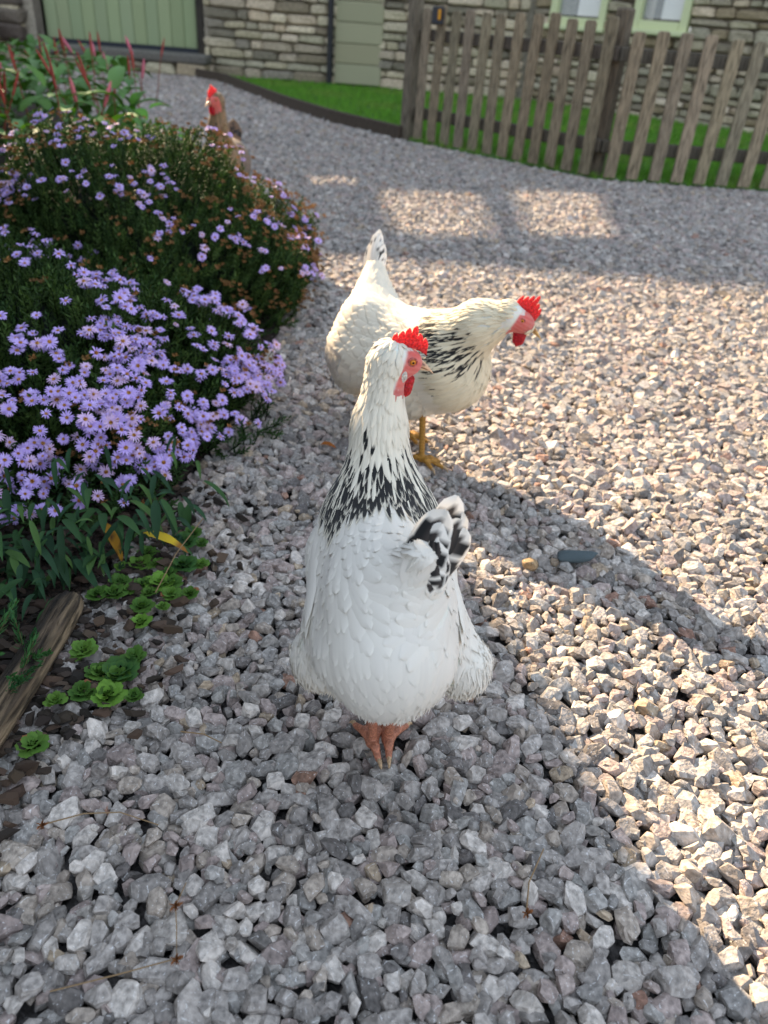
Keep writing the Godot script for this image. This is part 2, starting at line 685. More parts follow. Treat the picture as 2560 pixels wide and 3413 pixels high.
func bevel_box(s: Vector3, b: float, col: Color, wob := 0.0) -> Acc:
	var a := Acc.new()
	var h := s / 2.0
	b = minf(b, minf(h.x, minf(h.y, h.z)) * 0.9)
	# 24 corner points: each box corner has three
	var id := {}
	for x in [-1, 1]:
		for y in [-1, 1]:
			for z in [-1, 1]:
				var o := Vector3(rng.randfn(), rng.randfn(), rng.randfn()) * wob
				for ax in 3:
					var p := Vector3(x * (h.x - (0.0 if ax == 0 else b)), y * (h.y - (0.0 if ax == 1 else b)), z * (h.z - (0.0 if ax == 2 else b)))
					id[[x, y, z, ax]] = a.add(p + o, col)
	var face := func(l: Array) -> void:
		var c := Vector3.ZERO
		for q in l:
			c += a.v[q]
		c /= l.size()
		var m := (a.v[l[2]] - a.v[l[0]]).cross(a.v[l[1]] - a.v[l[0]])
		if m.dot(c) < 0:
			l.reverse()
		for k in range(1, l.size() - 1):
			a.tri(l[0], l[k], l[k + 1])
	for sgn in [-1, 1]:
		face.call([id[[sgn, -1, -1, 0]], id[[sgn, 1, -1, 0]], id[[sgn, 1, 1, 0]], id[[sgn, -1, 1, 0]]])
		face.call([id[[-1, sgn, -1, 1]], id[[1, sgn, -1, 1]], id[[1, sgn, 1, 1]], id[[-1, sgn, 1, 1]]])
		face.call([id[[-1, -1, sgn, 2]], id[[1, -1, sgn, 2]], id[[1, 1, sgn, 2]], id[[-1, 1, sgn, 2]]])
		for t in [-1, 1]:
			face.call([id[[sgn, t, -1, 0]], id[[sgn, t, 1, 0]], id[[sgn, t, 1, 1]], id[[sgn, t, -1, 1]]])
			face.call([id[[sgn, -1, t, 0]], id[[sgn, 1, t, 0]], id[[sgn, 1, t, 2]], id[[sgn, -1, t, 2]]])
			face.call([id[[-1, sgn, t, 1]], id[[1, sgn, t, 1]], id[[1, sgn, t, 2]], id[[-1, sgn, t, 2]]])
	for x in [-1, 1]:
		for y in [-1, 1]:
			for z in [-1, 1]:
				face.call([id[[x, y, z, 0]], id[[x, y, z, 1]], id[[x, y, z, 2]]])
	a.flat()
	return a


# ---------------------------------------------------------------- stone house, fence
func stone_colour_wall() -> Color:
	var k := rng.randf()
	if k < 0.35:
		return vary(lin(181, 169, 143), 0.18)
	if k < 0.55:
		return vary(lin(149, 139, 120), 0.18)
	if k < 0.75:
		return vary(lin(201, 186, 156), 0.18)
	if k < 0.88:
		return vary(lin(168, 151, 124), 0.18)
	return vary(lin(222, 207, 178), 0.12)


# coursed rubble on a wall face: local x along the wall, y up, z towards the viewer
func rubble(wall: Node3D, x0: float, x1: float, y1: float, holes: Array, limit: int) -> void:
	var rest := Acc.new()
	var shapes := []
	for k in 7:
		var b := bevel_box(Vector3(1, 1, 1), 0.16, Color.WHITE, 0.035)
		shapes.append(b)
	var meshes := shapes.map(func(b): return b.mesh())
	var tints := []
	for k in 14:
		var m2: StandardMaterial3D = M.wall_stone.duplicate()
		m2.vertex_color_use_as_albedo = false
		m2.albedo_color = stone_colour_wall().linear_to_srgb()
		tints.append(m2)
	var made := 0
	var y := 0.0
	while y < y1:
		var h := rng.randf_range(0.055, 0.13)
		var x := x0 - rng.randf() * 0.1
		while x < x1:
			var l := rng.randf_range(0.11, 0.42)
			var a := maxf(x, x0)
			var e := minf(x + l, x1)
			var hit := e - a < 0.05
			for q in holes:
				if a < q[2] and e > q[0] and y < q[3] and y + h > q[1]:
					if a < q[0] - 0.05:
						e = q[0]
					elif e > q[2] + 0.05:
						a = q[2]
					else:
						hit = true
			if not hit:
				var hh := h * rng.randf_range(0.8, 0.98)
				var t := Transform3D(Basis(Vector3.FORWARD, rng.randfn() * 0.02).scaled_local(Vector3(e - a - 0.012, hh - 0.008, 0.14)), Vector3((a + e) / 2, y + h / 2, rng.randf_range(-0.018, 0.014)))
				if made < limit and y < 1.35:
					part("stone", meshes[rng.randi() % meshes.size()], wall, t, tints[rng.randi() % tints.size()])
					made += 1
				else:
					rest.put(shapes[rng.randi() % shapes.size()], t, stone_colour_wall())
			x += l
		y += h
	if rest.v.size():
		part("upper_stones", rest.mesh(), wall, Transform3D(), M.wall_stone, true)


func box(s: Vector3, col: Color, b := 0.006) -> ArrayMesh:
	return bevel_box(s, b, col).mesh()


func at(x: float, y: float, z: float, turn := 0.0) -> Transform3D:
	return Transform3D(Basis(Vector3.UP, turn), Vector3(x, y, z))


func house() -> void:
	var H := thing("stone_house", "old stone house with green door and windows behind the lawn and fence", "house", Vector3(-1, 0, -10.62))
	# long wall across the back; its top is out of view, openings cut to shape sun patches
	var front := Node3D.new()
	front.name = "front_wall"
	H.add_child(front)
	var mort := lin(186, 177, 158)
	var door := [-3.50, 0.24, -1.66, 2.5]
	var panel := [0.02, 0.0, 0.50, 1.8]
	# core of the wall with holes: strips
	var core := func(x0: float, y0: float, x1: float, y1: float) -> void:
		part("wall_core", box(Vector3(x1 - x0, y1 - y0, 0.40), mort, 0.002), front, at((x0 + x1) / 2, (y0 + y1) / 2, -0.24), M.wall_stone)
	core.call(-7.5, -0.3, door[0], 3.7)
	core.call(door[2], -0.3, 3.6, 3.7)
	core.call(door[0], -0.3, door[2], 0.2)
	core.call(door[0], door[3], door[2], 3.7)
	# parapet out of view, slanted openings cut to throw sun patches, from 4.0 to 4.97
	var top := 4.95
	var par := CSGBox3D.new()
	par.name = "unseen_parapet"
	par.size = Vector3(11.1, top - 3.7, 0.10)
	par.position = Vector3(-1.95, (top + 3.7) / 2, -0.05)
	par.material = M.wall_stone
	H.add_child(par)
	for q in [[-4.10, 4.06, -3.50, 4.01, -4.30, 4.67, -4.82, 4.75], [-3.13, 3.88, -2.55, 3.81, -3.60, 4.56, -4.07, 4.63], [-4.32, 3.93, -3.99, 3.86, -4.24, 4.06, -4.54, 4.12]]:
		var hole := CSGPolygon3D.new()
		hole.name = "sun_patch_opening"
		hole.polygon = PackedVector2Array([Vector2(q[0], q[1]), Vector2(q[2], q[3]), Vector2(q[4], q[5]), Vector2(q[6], q[7])])
		hole.depth = 0.5
		hole.operation = CSGShape3D.OPERATION_SUBTRACTION
		hole.position = -par.position + Vector3(0, 0, 0.2)
		par.add_child(hole, true)
	rubble(front, -5.6, 2.22, 1.6, [[door[0] - 0.22, 0.0, door[2] + 0.1, 2.5], panel], 300)
	# back and sides, flat roof below the parapet
	part("rear_wall", box(Vector3(11.0, 3.6, 0.4), mort, 0.01), H, at(-1.95, 1.7, -4.3), M.wall_stone)
	part("side_wall", box(Vector3(0.4, 3.6, 3.7), mort, 0.01), H, at(-7.25, 1.7, -2.2), M.wall_stone)
	part("roof", box(Vector3(11.0, 0.2, 4.1), lin(84, 86, 92), 0.02), H, at(-1.95, 3.5, -2.42), M.wall_stone)
	# green boarded door with its frame, sill and step
	var dr := Node3D.new()
	dr.name = "door"
	H.add_child(dr)
	dr.position = Vector3((door[0] + door[2]) / 2, door[1], -0.12)
	var green := lin(140, 152, 114)
	for k in 12:
		part("plank", box(Vector3(0.147, 2.2, 0.04), vary(green, 0.10), 0.006), dr, at(-0.84 + k * 0.1515, 1.13, 0), M.paint)
	part("dark_gap_strip", box(Vector3(1.82, 0.05, 0.05), lin(40, 44, 52), 0.004), dr, at(0, 0.005, 0.01), M.paint)  # near-black strip painted in for the dark gap under the door
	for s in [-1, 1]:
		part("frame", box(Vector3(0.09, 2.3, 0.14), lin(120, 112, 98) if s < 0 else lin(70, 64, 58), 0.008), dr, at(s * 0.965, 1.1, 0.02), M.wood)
	part("sill", box(Vector3(2.2, 0.10, 0.34), lin(112, 108, 100), 0.02), H, at(-2.58, 0.18, 0.16), M.wall_stone)
	for k in 6:
		part("step_stone", bevel_box(Vector3(0.35, 0.13, 0.30), 0.03, stone_colour_wall(), 0.01).mesh(), H, at(-3.5 + k * 0.365, 0.062, 0.18), M.wall_stone)
	for k in 9:
		part("jamb_stone", bevel_box(Vector3(0.30, 0.16, 0.2), 0.03, vary(lin(112, 102, 92), 0.15), 0.01).mesh(), H, at(-3.86 + 0.03 * (k % 2), 0.30 + k * 0.17, 0.03), M.wall_stone)
	# panel of pale weathered boards beside the drainpipe
	var pn := Node3D.new()
	pn.name = "board_panel"
	H.add_child(pn)
	pn.position = Vector3(0.27, 0, 0.04)
	for k in 8:
		part("board", box(Vector3(0.56, 0.205, 0.05), vary(lin(156, 152, 122), 0.10), 0.008), pn, at(0, 0.14 + k * 0.21, rng.randf_range(0, 0.008)), M.paint)
	var cyl := CylinderMesh.new()
	cyl.top_radius = 0.035
	cyl.bottom_radius = 0.035
	cyl.height = 3.6
	cyl.radial_segments = 16
	var dark := mat("pipe", Color(0.16, 0.16, 0.17), 0.5, false)
	part("drainpipe", cyl, H, at(-0.06, 1.8, 0.10), dark)
	# right wing, turned towards the yard, with two green windows
	var wing := Node3D.new()
	wing.name = "wing_wall"
	H.add_child(wing)
	wing.position = Vector3(2.30, 0, 0.0)
	wing.rotation.y = -0.70
	var wins := [[0.22, 0.80, 0.92, 1.9], [1.24, 0.82, 1.86, 1.9]]
	var wcore := func(x0: float, y0: float, x1: float, y1: float) -> void:
		part("wall_core", box(Vector3(x1 - x0, y1 - y0, 0.40), mort, 0.002), wing, at((x0 + x1) / 2, (y0 + y1) / 2, -0.24), M.wall_stone)
	wcore.call(0.0, -0.3, 6.0, 0.80)
	wcore.call(0.0, 1.9, 6.0, 3.9)
	wcore.call(0.0, 0.80, 0.22, 1.9)
	wcore.call(0.92, 0.80, 1.24, 1.9)
	wcore.call(1.86, 0.80, 6.0, 1.9)
	rubble(wing, 0.0, 5.0, 1.9, wins, 300)
	for w in wins:
		var wn := Node3D.new()
		wn.name = "window" if not wing.has_node("window") else "window_001"
		wing.add_child(wn)
		wn.position = Vector3((w[0] + w[2]) / 2, w[1], -0.03)
		var W: float = w[2] - w[0]
		var Hh: float = w[3] - w[1]
		var gc := lin(200, 206, 160)
		for s in [-1, 1]:
			part("frame", box(Vector3(0.085, Hh, 0.10), gc, 0.008), wn, at(s * (W / 2 - 0.04), Hh / 2, 0.05), M.paint)
		part("frame", box(Vector3(W - 0.17, 0.08, 0.10), gc, 0.008), wn, at(0, 0.042, 0.05), M.paint)
		part("sill", box(Vector3(W + 0.06, 0.05, 0.16), gc, 0.01), wn, at(0, -0.02, 0.09), M.paint)
		part("pane", box(Vector3(W - 0.17, Hh - 0.1, 0.006), Color.WHITE, 0.001), wn, at(0, Hh / 2 + 0.05, 0.035), M.glass)
		part("curtain", box(Vector3((W - 0.17) * 0.55, Hh - 0.1, 0.01), lin(226, 220, 214), 0.001), wn, at(0.08, Hh / 2 + 0.05, -0.03), M.matte)
		part("room_wall", box(Vector3(W - 0.1, Hh, 0.02), lin(120, 104, 92), 0.001), wn, at(0, Hh / 2 + 0.05, -0.30), M.matte)
	# half barrel left of the door
	var br := thing("barrel_planter", "weathered half barrel with a metal hoop left of the green door", "barrel", Vector3(-5.25, 0, -10.15))
	for k in 16:
		var ang := TAU * k / 16.0
		part("stave", box(Vector3(0.115, 0.56, 0.03), vary(lin(128, 112, 96), 0.12), 0.006), br, Transform3D(Basis(Vector3.UP, -ang + PI / 2), Vector3(cos(ang) * 0.28, 0.28, sin(ang) * 0.28)), M.wood)
	for y in [0.14, 0.44]:
		var hoop := TorusMesh.new()
		hoop.inner_radius = 0.292
		hoop.outer_radius = 0.308
		hoop.rings = 32
		hoop.ring_segments = 8
		part("hoop", hoop, br, Transform3D(Basis().scaled(Vector3(1, 3.2, 1)), Vector3(0, y, 0)), mat("hoop_metal", Color(0.5, 0.55, 0.6), 0.5, false))
	var sl := CylinderMesh.new()
	sl.top_radius = 0.27
	sl.bottom_radius = 0.27
	sl.height = 0.04
	part("soil", sl, br, at(0, 0.5, 0), M.soil)


func unseen_building() -> void:
	# out of view on the left, placed so its straight eave shades the near gravel
	var o := thing("unseen_shade_building", "unseen stone building left of the flower bed, out of view, placed to shade the near gravel", "unseen_building", Vector3(-3.3, 0, -2.2))
	var dir := Vector3(0.32, 0, 0.947)
	var b := Basis(Vector3(0.947, 0, -0.32), Vector3.UP, dir)
	# eave edge passes through this line at a height of 2.4 m
	var mid := Vector3(-1.945, 2.4, -2.3) - o.position
	var L := 6.4
	part("roof", box(Vector3(1.7, 0.10, L), lin(92, 94, 100), 0.01), o, Transform3D(b, mid + b * Vector3(-0.83, -0.05, 0)), M.wall_stone)
	part("wall", box(Vector3(0.35, 2.35, L - 0.4), lin(126, 118, 106), 0.01), o, Transform3D(b, mid + b * Vector3(-0.55, -1.27, 0)), M.wall_stone)
	part("wall", box(Vector3(0.35, 2.35, L - 0.4), lin(126, 118, 106), 0.01), o, Transform3D(b, mid + b * Vector3(-1.45, -1.27, 0)), M.wall_stone)


func picket(h: float, col: Color) -> ArrayMesh:
	var a := Acc.new()
	var w := 0.037
	var d := 0.011
	var prof := [Vector2(-w, 0), Vector2(-w, h * 0.5), Vector2(-w + 0.001, h - 0.014), Vector2(-w + 0.012, h), Vector2(w - 0.012, h), Vector2(w - 0.001, h - 0.014), Vector2(w, h * 0.5), Vector2(w, 0)]
	var e := 0.003
	var f := []
	var g := []
	for p in prof:
		var q := Vector2(p.x * (1.0 - e / w), p.y - (e if p.y > h - 0.001 else 0.0))
		f.append([a.add(Vector3(q.x, q.y, d), col), a.add(Vector3(p.x, p.y, d - e), col), a.add(Vector3(p.x, p.y, -d + e), col), a.add(Vector3(q.x, q.y, -d), col)])
	for k in prof.size():
		var n0: Array = f[k]
		var n1: Array = f[(k + 1) % prof.size()]
		for j in 3:
			a.quad(n0[j], n1[j], n1[j + 1], n0[j + 1])
	for k in range(1, prof.size() - 1):
		a.tri(f[0][0], f[k][0], f[k + 1][0])
		a.tri(f[0][3], f[k + 1][3], f[k][3])
	a.flat()
	return a.mesh()


func fence_run(called: String, label: String, p: Vector2, q: Vector2, n: int, hts: Vector2, tint: Color, post_at_start: bool) -> Node3D:
	var F := thing(called, label, "fence", Vector3(p.x, 0, p.y), "picket fence sections")
	var dir := (q - p).normalized()
	var turn := atan2(-dir.y, dir.x)
	var L := p.distance_to(q)
	var shapes := []
	for k in 3:
		shapes.append(picket(lerpf(hts.x, hts.y, 0.5) + 0.012 * (k - 1), Color.WHITE))
	for k in n:
		var t := (k + 0.5) / n
		var wood2: StandardMaterial3D = M.wood.duplicate()
		wood2.vertex_color_use_as_albedo = false
		wood2.albedo_color = vary(tint, 0.16).linear_to_srgb()
		wood2.uv1_offset = Vector3(rng.randf(), rng.randf(), rng.randf())
		var m := Transform3D(Basis(Vector3.UP, turn) * Basis(Vector3.FORWARD, rng.randfn() * 0.012), Vector3(dir.x * L * t, 0.02, dir.y * L * t))
		part("picket", shapes[rng.randi() % 3], F, m, wood2)
	var nrm := Vector3(dir.y, 0, -dir.x)  # towards the house
	for y in [0.19, 0.68]:
		part("rail", box(Vector3(L, 0.075, 0.035), vary(lin(98, 90, 78), 0.1), 0.006), F, Transform3D(Basis(Vector3.UP, turn), Vector3(dir.x * L / 2, y, dir.y * L / 2) + nrm * 0.032), M.wood)
	if post_at_start:
		part("post", box(Vector3(0.085, 0.98, 0.085), vary(lin(128, 118, 100), 0.1), 0.01), F, Transform3D(Basis(Vector3.UP, turn), Vector3(-0.045 * dir.x, 0.48, -0.045 * dir.y)), M.wood)
	part("post", box(Vector3(0.085, 0.92, 0.085), lin(122, 110, 92), 0.01), F, Transform3D(Basis(Vector3.UP, turn), Vector3(dir.x * (L - 0.05), 0.45, dir.y * (L - 0.05)) + nrm * 0.10), M.wood)
	return F


func fences() -> void:
	fence_run("picket_fence", "grey weathered picket fence section running back to its tall end post", Vector2(-0.02, -6.36), Vector2(1.14, -5.27), 12, Vector2(0.86, 0.80), lin(154, 140, 116), true)
	fence_run("picket_fence", "browner picket fence section at the right edge with lighter pickets", Vector2(1.17, -5.245), Vector2(3.6, -5.36), 17, Vector2(0.80, 0.78), lin(162, 148, 122), false)
	var G := thing("gate_latch", "small metal latch with a yellow tag on top of the fence end post", "latch", Vector3(0.10, 0.80, -6.22))
	part("plate", box(Vector3(0.10, 0.10, 0.012), lin(58, 60, 66), 0.003), G, at(0, 0, 0.02, -0.75), M.metal)
	part("tag", box(Vector3(0.022, 0.06, 0.008), lin(214, 150, 40), 0.002), G, at(0.01, 0.005, 0.042, -0.75), M.paint)


# ---------------------------------------------------------------- plants
# a leaf blade: root at the origin, running along +y, face towards +z; bend curls it back
func blade_leaf(L: float, W: float, bend: float, rows: int, col: Color, tip := 1.0, keel := 0.18, wave := 0.0, rib := 1.0) -> Acc:
	var a := Acc.new()
	var p := Vector3.ZERO
	var ang := 0.0
	for k in rows + 1:
		var s := float(k) / rows
		var w := W * 0.5 * pow(sin(PI * pow(clampf(s * 0.97 + 0.03, 0, 1), 0.72 * tip)), 0.8)
		if k == rows:
			w = W * 0.02
		var d := Vector3(0, cos(ang), -sin(ang))
		var nn := Vector3(0, sin(ang), cos(ang))
		var wv := sin(s * 17.0) * wave * W
		a.add(p + Vector3(-w, 0, 0) + nn * (w * keel * 2.0 + wv), col)
		a.add(p, Color(col.r * rib, col.g * rib, col.b * rib))
		a.add(p + Vector3(w, 0, 0) + nn * (w * keel * 2.0 - wv), col)
		p += d * (L / rows)
		ang += bend / rows
	for k in rows:
		var b := k * 3
		a.quad(b, b + 3, b + 4, b + 1)
		a.quad(b + 1, b + 4, b + 5, b + 2)
	a.smooth()
	return a


func tube(a: Acc, pts: Array, rad: Array, col: Color, sides := 6, cap := true) -> void:
	var first := a.v.size()
	var up := Vector3(0.31, 0.2, 0.93)
	for k in pts.size():
		var d: Vector3 = (pts[mini(k + 1, pts.size() - 1)] - pts[maxi(k - 1, 0)]).normalized()
		var x := d.cross(up).normalized()
		var y := x.cross(d)
		for j in sides:
			var t := TAU * j / sides
			a.add(pts[k] + (x * cos(t) + y * sin(t)) * float(rad[k]), col)
	for k in pts.size() - 1:
		for j in sides:
			var p := first + k * sides + j
			var q := first + k * sides + (j + 1) % sides
			a.quad(p, q, q + sides, p + sides)
	if cap:
		var e := a.add(pts[-1], col)
		var s := a.add(pts[0], col)
		var l := first + (pts.size() - 1) * sides
		for j in sides:
			a.tri(l + j, l + (j + 1) % sides, e)
			a.tri(first + (j + 1) % sides, first + j, s)


# an aster flower facing +y. kind 0 open, 1 drooping petals, 2 folded and crumpled, 3 pinkish and ragged
func aster(kind: int, seed_: int) -> ArrayMesh:
	var g := RandomNumberGenerator.new()
	g.seed = seed_
	var a := Acc.new()
	var n := [22, 20, 16, 16][kind] as int
	var R := 0.0175
	for ring in 2:
		for k in n:
			if kind > 1 and g.randf() < 0.2 or ring == 1 and g.randf() < 0.55:
				continue
			var ang := TAU * (k + ring * 0.5) / n + g.randfn() * 0.07
			var L := R * g.randf_range(0.85, 1.08) * (0.9 if ring else 1.0)
			var w := 0.00145 * g.randf_range(0.8, 1.25)
			var droop: float = [0.25, 1.1, 2.2, 1.0][kind] * g.randf_range(0.5, 1.4)
			var rise: float = [0.16, 0.45, 0.75, 0.3][kind] + ring * 0.2 + g.randfn() * 0.1
			var base := lin(190, 163, 230) if kind < 3 else lin(224, 188, 216)
			base = base.lerp(lin(226, 212, 240), g.randf() * 0.5)
			var o := Vector3(cos(ang), 0, sin(ang))
			var sd := Vector3(-sin(ang), 0, cos(ang))
			var p := o * 0.0035 + Vector3(0, 0.0005, 0)
			var el := rise
			var rows := 4
			var first := a.v.size()
			var tw := g.randfn() * 0.35
			for r in rows + 1:
				var s := float(r) / rows
				var ww: float = w * [0.55, 0.95, 1.05, 0.85, 0.25][r]
				var side := sd.rotated(o, tw * s)
				var c := base.lerp(lin(172, 140, 214), 0.35 * (1.0 - s))
				a.add(p - side * ww, c)
				a.add(p + Vector3(0, -0.0003, 0), Color(c.r * 0.9, c.g * 0.88, c.b * 0.95))
				a.add(p + side * ww, c)
				p += (o * cos(el) + Vector3.UP * sin(el)) * (L - 0.0035) / rows
				el -= droop / rows
			for r in rows:
				var b := first + r * 3
				a.quad(b, b + 3, b + 4, b + 1)
				a.quad(b + 1, b + 4, b + 5, b + 2)
	# disc of florets
	for k in 34:
		var q := sqrt((k + 0.5) / 34.0)
		var an := k * 2.39996
		var rr := 0.0037 * q
		var hh := 0.0032 * (1.0 - q * q * 0.5) + g.randf() * 0.0016
		var c2 := [lin(206, 150, 60), lin(176, 104, 52), lin(150, 84, 50), lin(222, 184, 92)][g.randi() % 4] as Color
		var b0 := Vector3(cos(an) * rr, 0, sin(an) * rr)
		var t := b0 * 1.25 + Vector3(0, hh, 0)
		var s1 := a.add(b0 + Vector3(0.0009, 0, 0), c2)
		var s2 := a.add(b0 + Vector3(-0.0006, 0, 0.0008), c2)
		var s3 := a.add(b0 + Vector3(-0.0006, 0, -0.0008), c2)
		var s4 := a.add(t, c2)
		a.tri(s1, s4, s2)
		a.tri(s2, s4, s3)
		a.tri(s3, s4, s1)
	# green cup under the petals and a bit of stalk
	tube(a, [Vector3(0, 0.001, 0), Vector3(0, -0.004, 0), Vector3(0, -0.007, 0), Vector3(0.001, -0.025, 0)], [0.0042, 0.0038, 0.0014, 0.0009], lin(62, 86, 44), 5, false)
	return a.mesh(M.petal)


func seed_head() -> Acc:
	var a := Acc.new()
	var g := RandomNumberGenerator.new()
	g.seed = 77
	for k in 22:
		var d := Vector3(g.randfn(), absf(g.randfn()) + 0.3, g.randfn()).normalized()
		var s := d.cross(Vector3(g.randfn(), g.randfn(), g.randfn())).normalized() * 0.0016
		var L := g.randf_range(0.004, 0.0075)
		var c := Color(1, 1, 1) * g.randf_range(0.7, 1.1)
		a.tri(a.add(d * 0.0008 - s, c), a.add(d * L, c), a.add(d * 0.0008 + s, c))
		a.tri(a.add(d * L * 0.5 - s * 0.8, c), a.add(d * L * 1.05 + s, c), a.add(d * L * 0.5 + s * 0.8, c))
	a.flat()
	return a


func sprig(leaf_l: float, leaf_w: float, n: int, L: float, seed_: int, stem: Color, leafc: Color, spread := 0.95) -> Acc:
	var g := RandomNumberGenerator.new()
	g.seed = seed_
	var a := Acc.new()
	tube(a, [Vector3(0, 0, 0), Vector3(0.004, L * 0.5, 0.002), Vector3(0, L, 0)], [0.0013, 0.0011, 0.0006], stem, 4, false)
	a.smooth()
	for k in n:
		var s := 0.12 + 0.86 * k / float(n)
		var lf := blade_leaf(leaf_l * g.randf_range(0.7, 1.15) * (1.1 - 0.45 * s), leaf_w * g.randf_range(0.8, 1.2), g.randf_range(0.2, 1.1), 3, Color.WHITE * g.randf_range(0.75, 1.15))
		var b := Basis(Vector3.UP, k * 2.39996) * Basis(Vector3.RIGHT, spread + g.randfn() * 0.2 - s * 0.35)
		a.put(lf, Transform3D(b, Vector3(0, s * L, 0)), leafc, true)
	return a


func mound_point(c: Vector3, r: Vector3, d: Vector3, bump: float) -> Vector3:
	var q := d * r
	var w := 1.0 + bump * (sin(d.x * 7.0 + c.x * 9.0) * cos(d.z * 6.0 + c.z * 5.0) + 0.6 * sin(d.y * 11.0 + d.x * 5.0))
	return c + q * w


func aster_bush(label: String, c: Vector3, r: Vector3, n_spray: int, limit: int, n_leaf: int, n_seed: int, open_share: float, seed_side: float, stray := [], size := 1.0) -> Node3D:
	var B := thing("aster_bush", label, "flower bush", Vector3(c.x, 0, c.z), "lilac aster bushes")
	var at0 := Vector3(c.x, 0, c.z)
	# solid inner mound, shade between the stems painted as near-black green
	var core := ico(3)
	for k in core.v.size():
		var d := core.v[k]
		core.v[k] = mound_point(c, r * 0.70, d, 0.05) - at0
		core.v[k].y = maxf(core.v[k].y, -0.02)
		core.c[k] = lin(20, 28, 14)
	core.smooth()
	part("shade_core", core.mesh(), B, Transform3D(), M.matte)
	var sp := []
	for k in 3:
		sp.append(sprig(0.018, 0.0044, 24, 0.070, 30 + k, lin(74, 84, 44), Color.WHITE, 1.2))
	for k in 3:
		var ts := []
		var cs := PackedColorArray()
		for j in n_leaf / 3:
			var d := Vector3(rng.randfn(), rng.randfn() * 0.8 + 0.25, rng.randfn()).normalized()
			if d.y < -0.25 or (d.z < -0.75 and d.y < 0.5):
				continue
			var depth := pow(rng.randf(), 1.6)
			var p := mound_point(c, r * lerpf(0.99, 0.70, depth), d, 0.09)
			if p.y < 0.0:
				continue
			var g := (d / r).normalized()
			var up := (g * 0.75 + Vector3.UP * 0.8 + Vector3(rng.randfn(), rng.randfn(), rng.randfn()) * 0.3).normalized()
			ts.append(Transform3D(along(up) * Basis(Vector3.UP, rng.randf() * TAU).scaled(Vector3.ONE * rng.randf_range(0.75, 1.2)), p - at0 - up * 0.055))
			cs.append(vary(lin(50, 74, 38).lerp(lin(74, 96, 46), rng.randf()), 0.22))
		many("leafy_stems" if k == 0 else "leafy_stems_%03d" % k, sp[k].mesh(), ts, cs, B, M.leaf)
	# stems that stray out over the gravel
	var st_ts := []
	var st_cs := PackedColorArray()
	for q in stray:
		for j in 9:
			var p: Vector3 = q + Vector3(rng.randfn() * 0.025, rng.randfn() * 0.012 - 0.01, rng.randfn() * 0.025)
			var inward: Vector3 = (c - q).normalized()
			st_ts.append(Transform3D(along((Vector3.UP * 0.8 - inward * 0.7 + Vector3(rng.randfn(), rng.randfn(), rng.randfn()) * 0.35).normalized()), p - at0 - Vector3(0, 0.05, 0) + inward * 0.03))
			st_cs.append(vary(lin(54, 78, 40), 0.2))
	if st_ts.size():
		many("stray_stems", sp[0].mesh(), st_ts, st_cs, B, M.leaf)
	# sprays of flowers
	var kinds := []
	for k in 8:
		kinds.append(aster([0, 0, 1, 1, 2, 2, 3, 0][k], 500 + k * 7))
	var made := 0
	var extra := []
	for k in 8:
		extra.append([])
	var seeds := []
	var seed_c := PackedColorArray()
	for k in n_spray + stray.size():
		var d := Vector3(rng.randfn() + 0.3, absf(rng.randfn()) * 0.6 + 0.28, rng.randfn() * 0.9 + 0.3).normalized()
		if k < n_spray and (d.z < -0.45 or d.x < -0.8):
			continue
		var sp0 := mound_point(c, r * 1.0, d, 0.09)
		if k >= n_spray:
			sp0 = stray[k - n_spray]
			d = (sp0 - c).normalized()
		elif sp0.y < 0.05:
			continue
		var nn := (d / r).normalized()
		var cnt := rng.randi_range(2, 10)
		var side := clampf((sp0.x - c.x) / r.x * 0.5 + 0.5 + (c.z - sp0.z) / r.z * 0.25, 0, 1)
		for j in cnt:
			var up := (Vector3.UP * 0.75 + nn * 0.6 + Vector3(0.0, 0, 0.25) + Vector3(rng.randfn(), rng.randfn(), rng.randfn()) * 0.28).normalized()
			var off := Vector3(rng.randfn() * 0.038, rng.randfn() * 0.010, rng.randfn() * 0.03)
			off -= nn * off.dot(nn) * 0.8
			var p := sp0 + off + nn * rng.randf_range(0.004, 0.024)
			var kd: int
			var w := rng.randf()
			if w < open_share:
				kd = [0, 1, 7][rng.randi() % 3]
			elif w < open_share + 0.75 * (1 - open_share):
				kd = [2, 3, 4, 5][rng.randi() % 4]
			else:
				kd = 6
			if rng.randf() < seed_side * side:
				seeds.append(Transform3D(along(up).scaled(Vector3.ONE * rng.randf_range(0.9, 1.5)), p - at0))
				seed_c.append(vary(lin(160, 118, 70), 0.3))
				continue
			var t := Transform3D(along(up) * Basis(Vector3.UP, rng.randf() * TAU).scaled(Vector3.ONE * rng.randf_range(0.56, 0.98) * size), p - at0)
			if made < limit:
				part("flower", kinds[kd], B, t)
				made += 1
			else:
				extra[kd].append(t)
	for k in 8:
		if extra[k].size():
			many("more_flowers" if not B.has_node("more_flowers") else "more_flowers_%03d" % k, kinds[k], extra[k], PackedColorArray(), B, M.petal)
	for k in n_seed:
		var d := Vector3(rng.randfn() + 0.5, absf(rng.randfn()) * 0.7 + 0.1, rng.randfn()).normalized()
		var nn := (d / r).normalized()
		var p0 := mound_point(c, r * 1.0, d, 0.09) + nn * rng.randf_range(0.0, 0.02)
		for j in rng.randi_range(2, 5):
			seeds.append(Transform3D(along(nn + Vector3.UP + Vector3(rng.randfn(), 0, rng.randfn()) * 0.4).scaled(Vector3.ONE * rng.randf_range(0.8, 1.3)), p0 + Vector3(rng.randfn(), rng.randfn() * 0.4, rng.randfn()) * 0.014 - at0))
			seed_c.append(vary(lin(156, 116, 72), 0.3))
	if seeds.size():
		many("seed_heads", seed_head().mesh(), seeds, seed_c, B, M.petal)
	return B


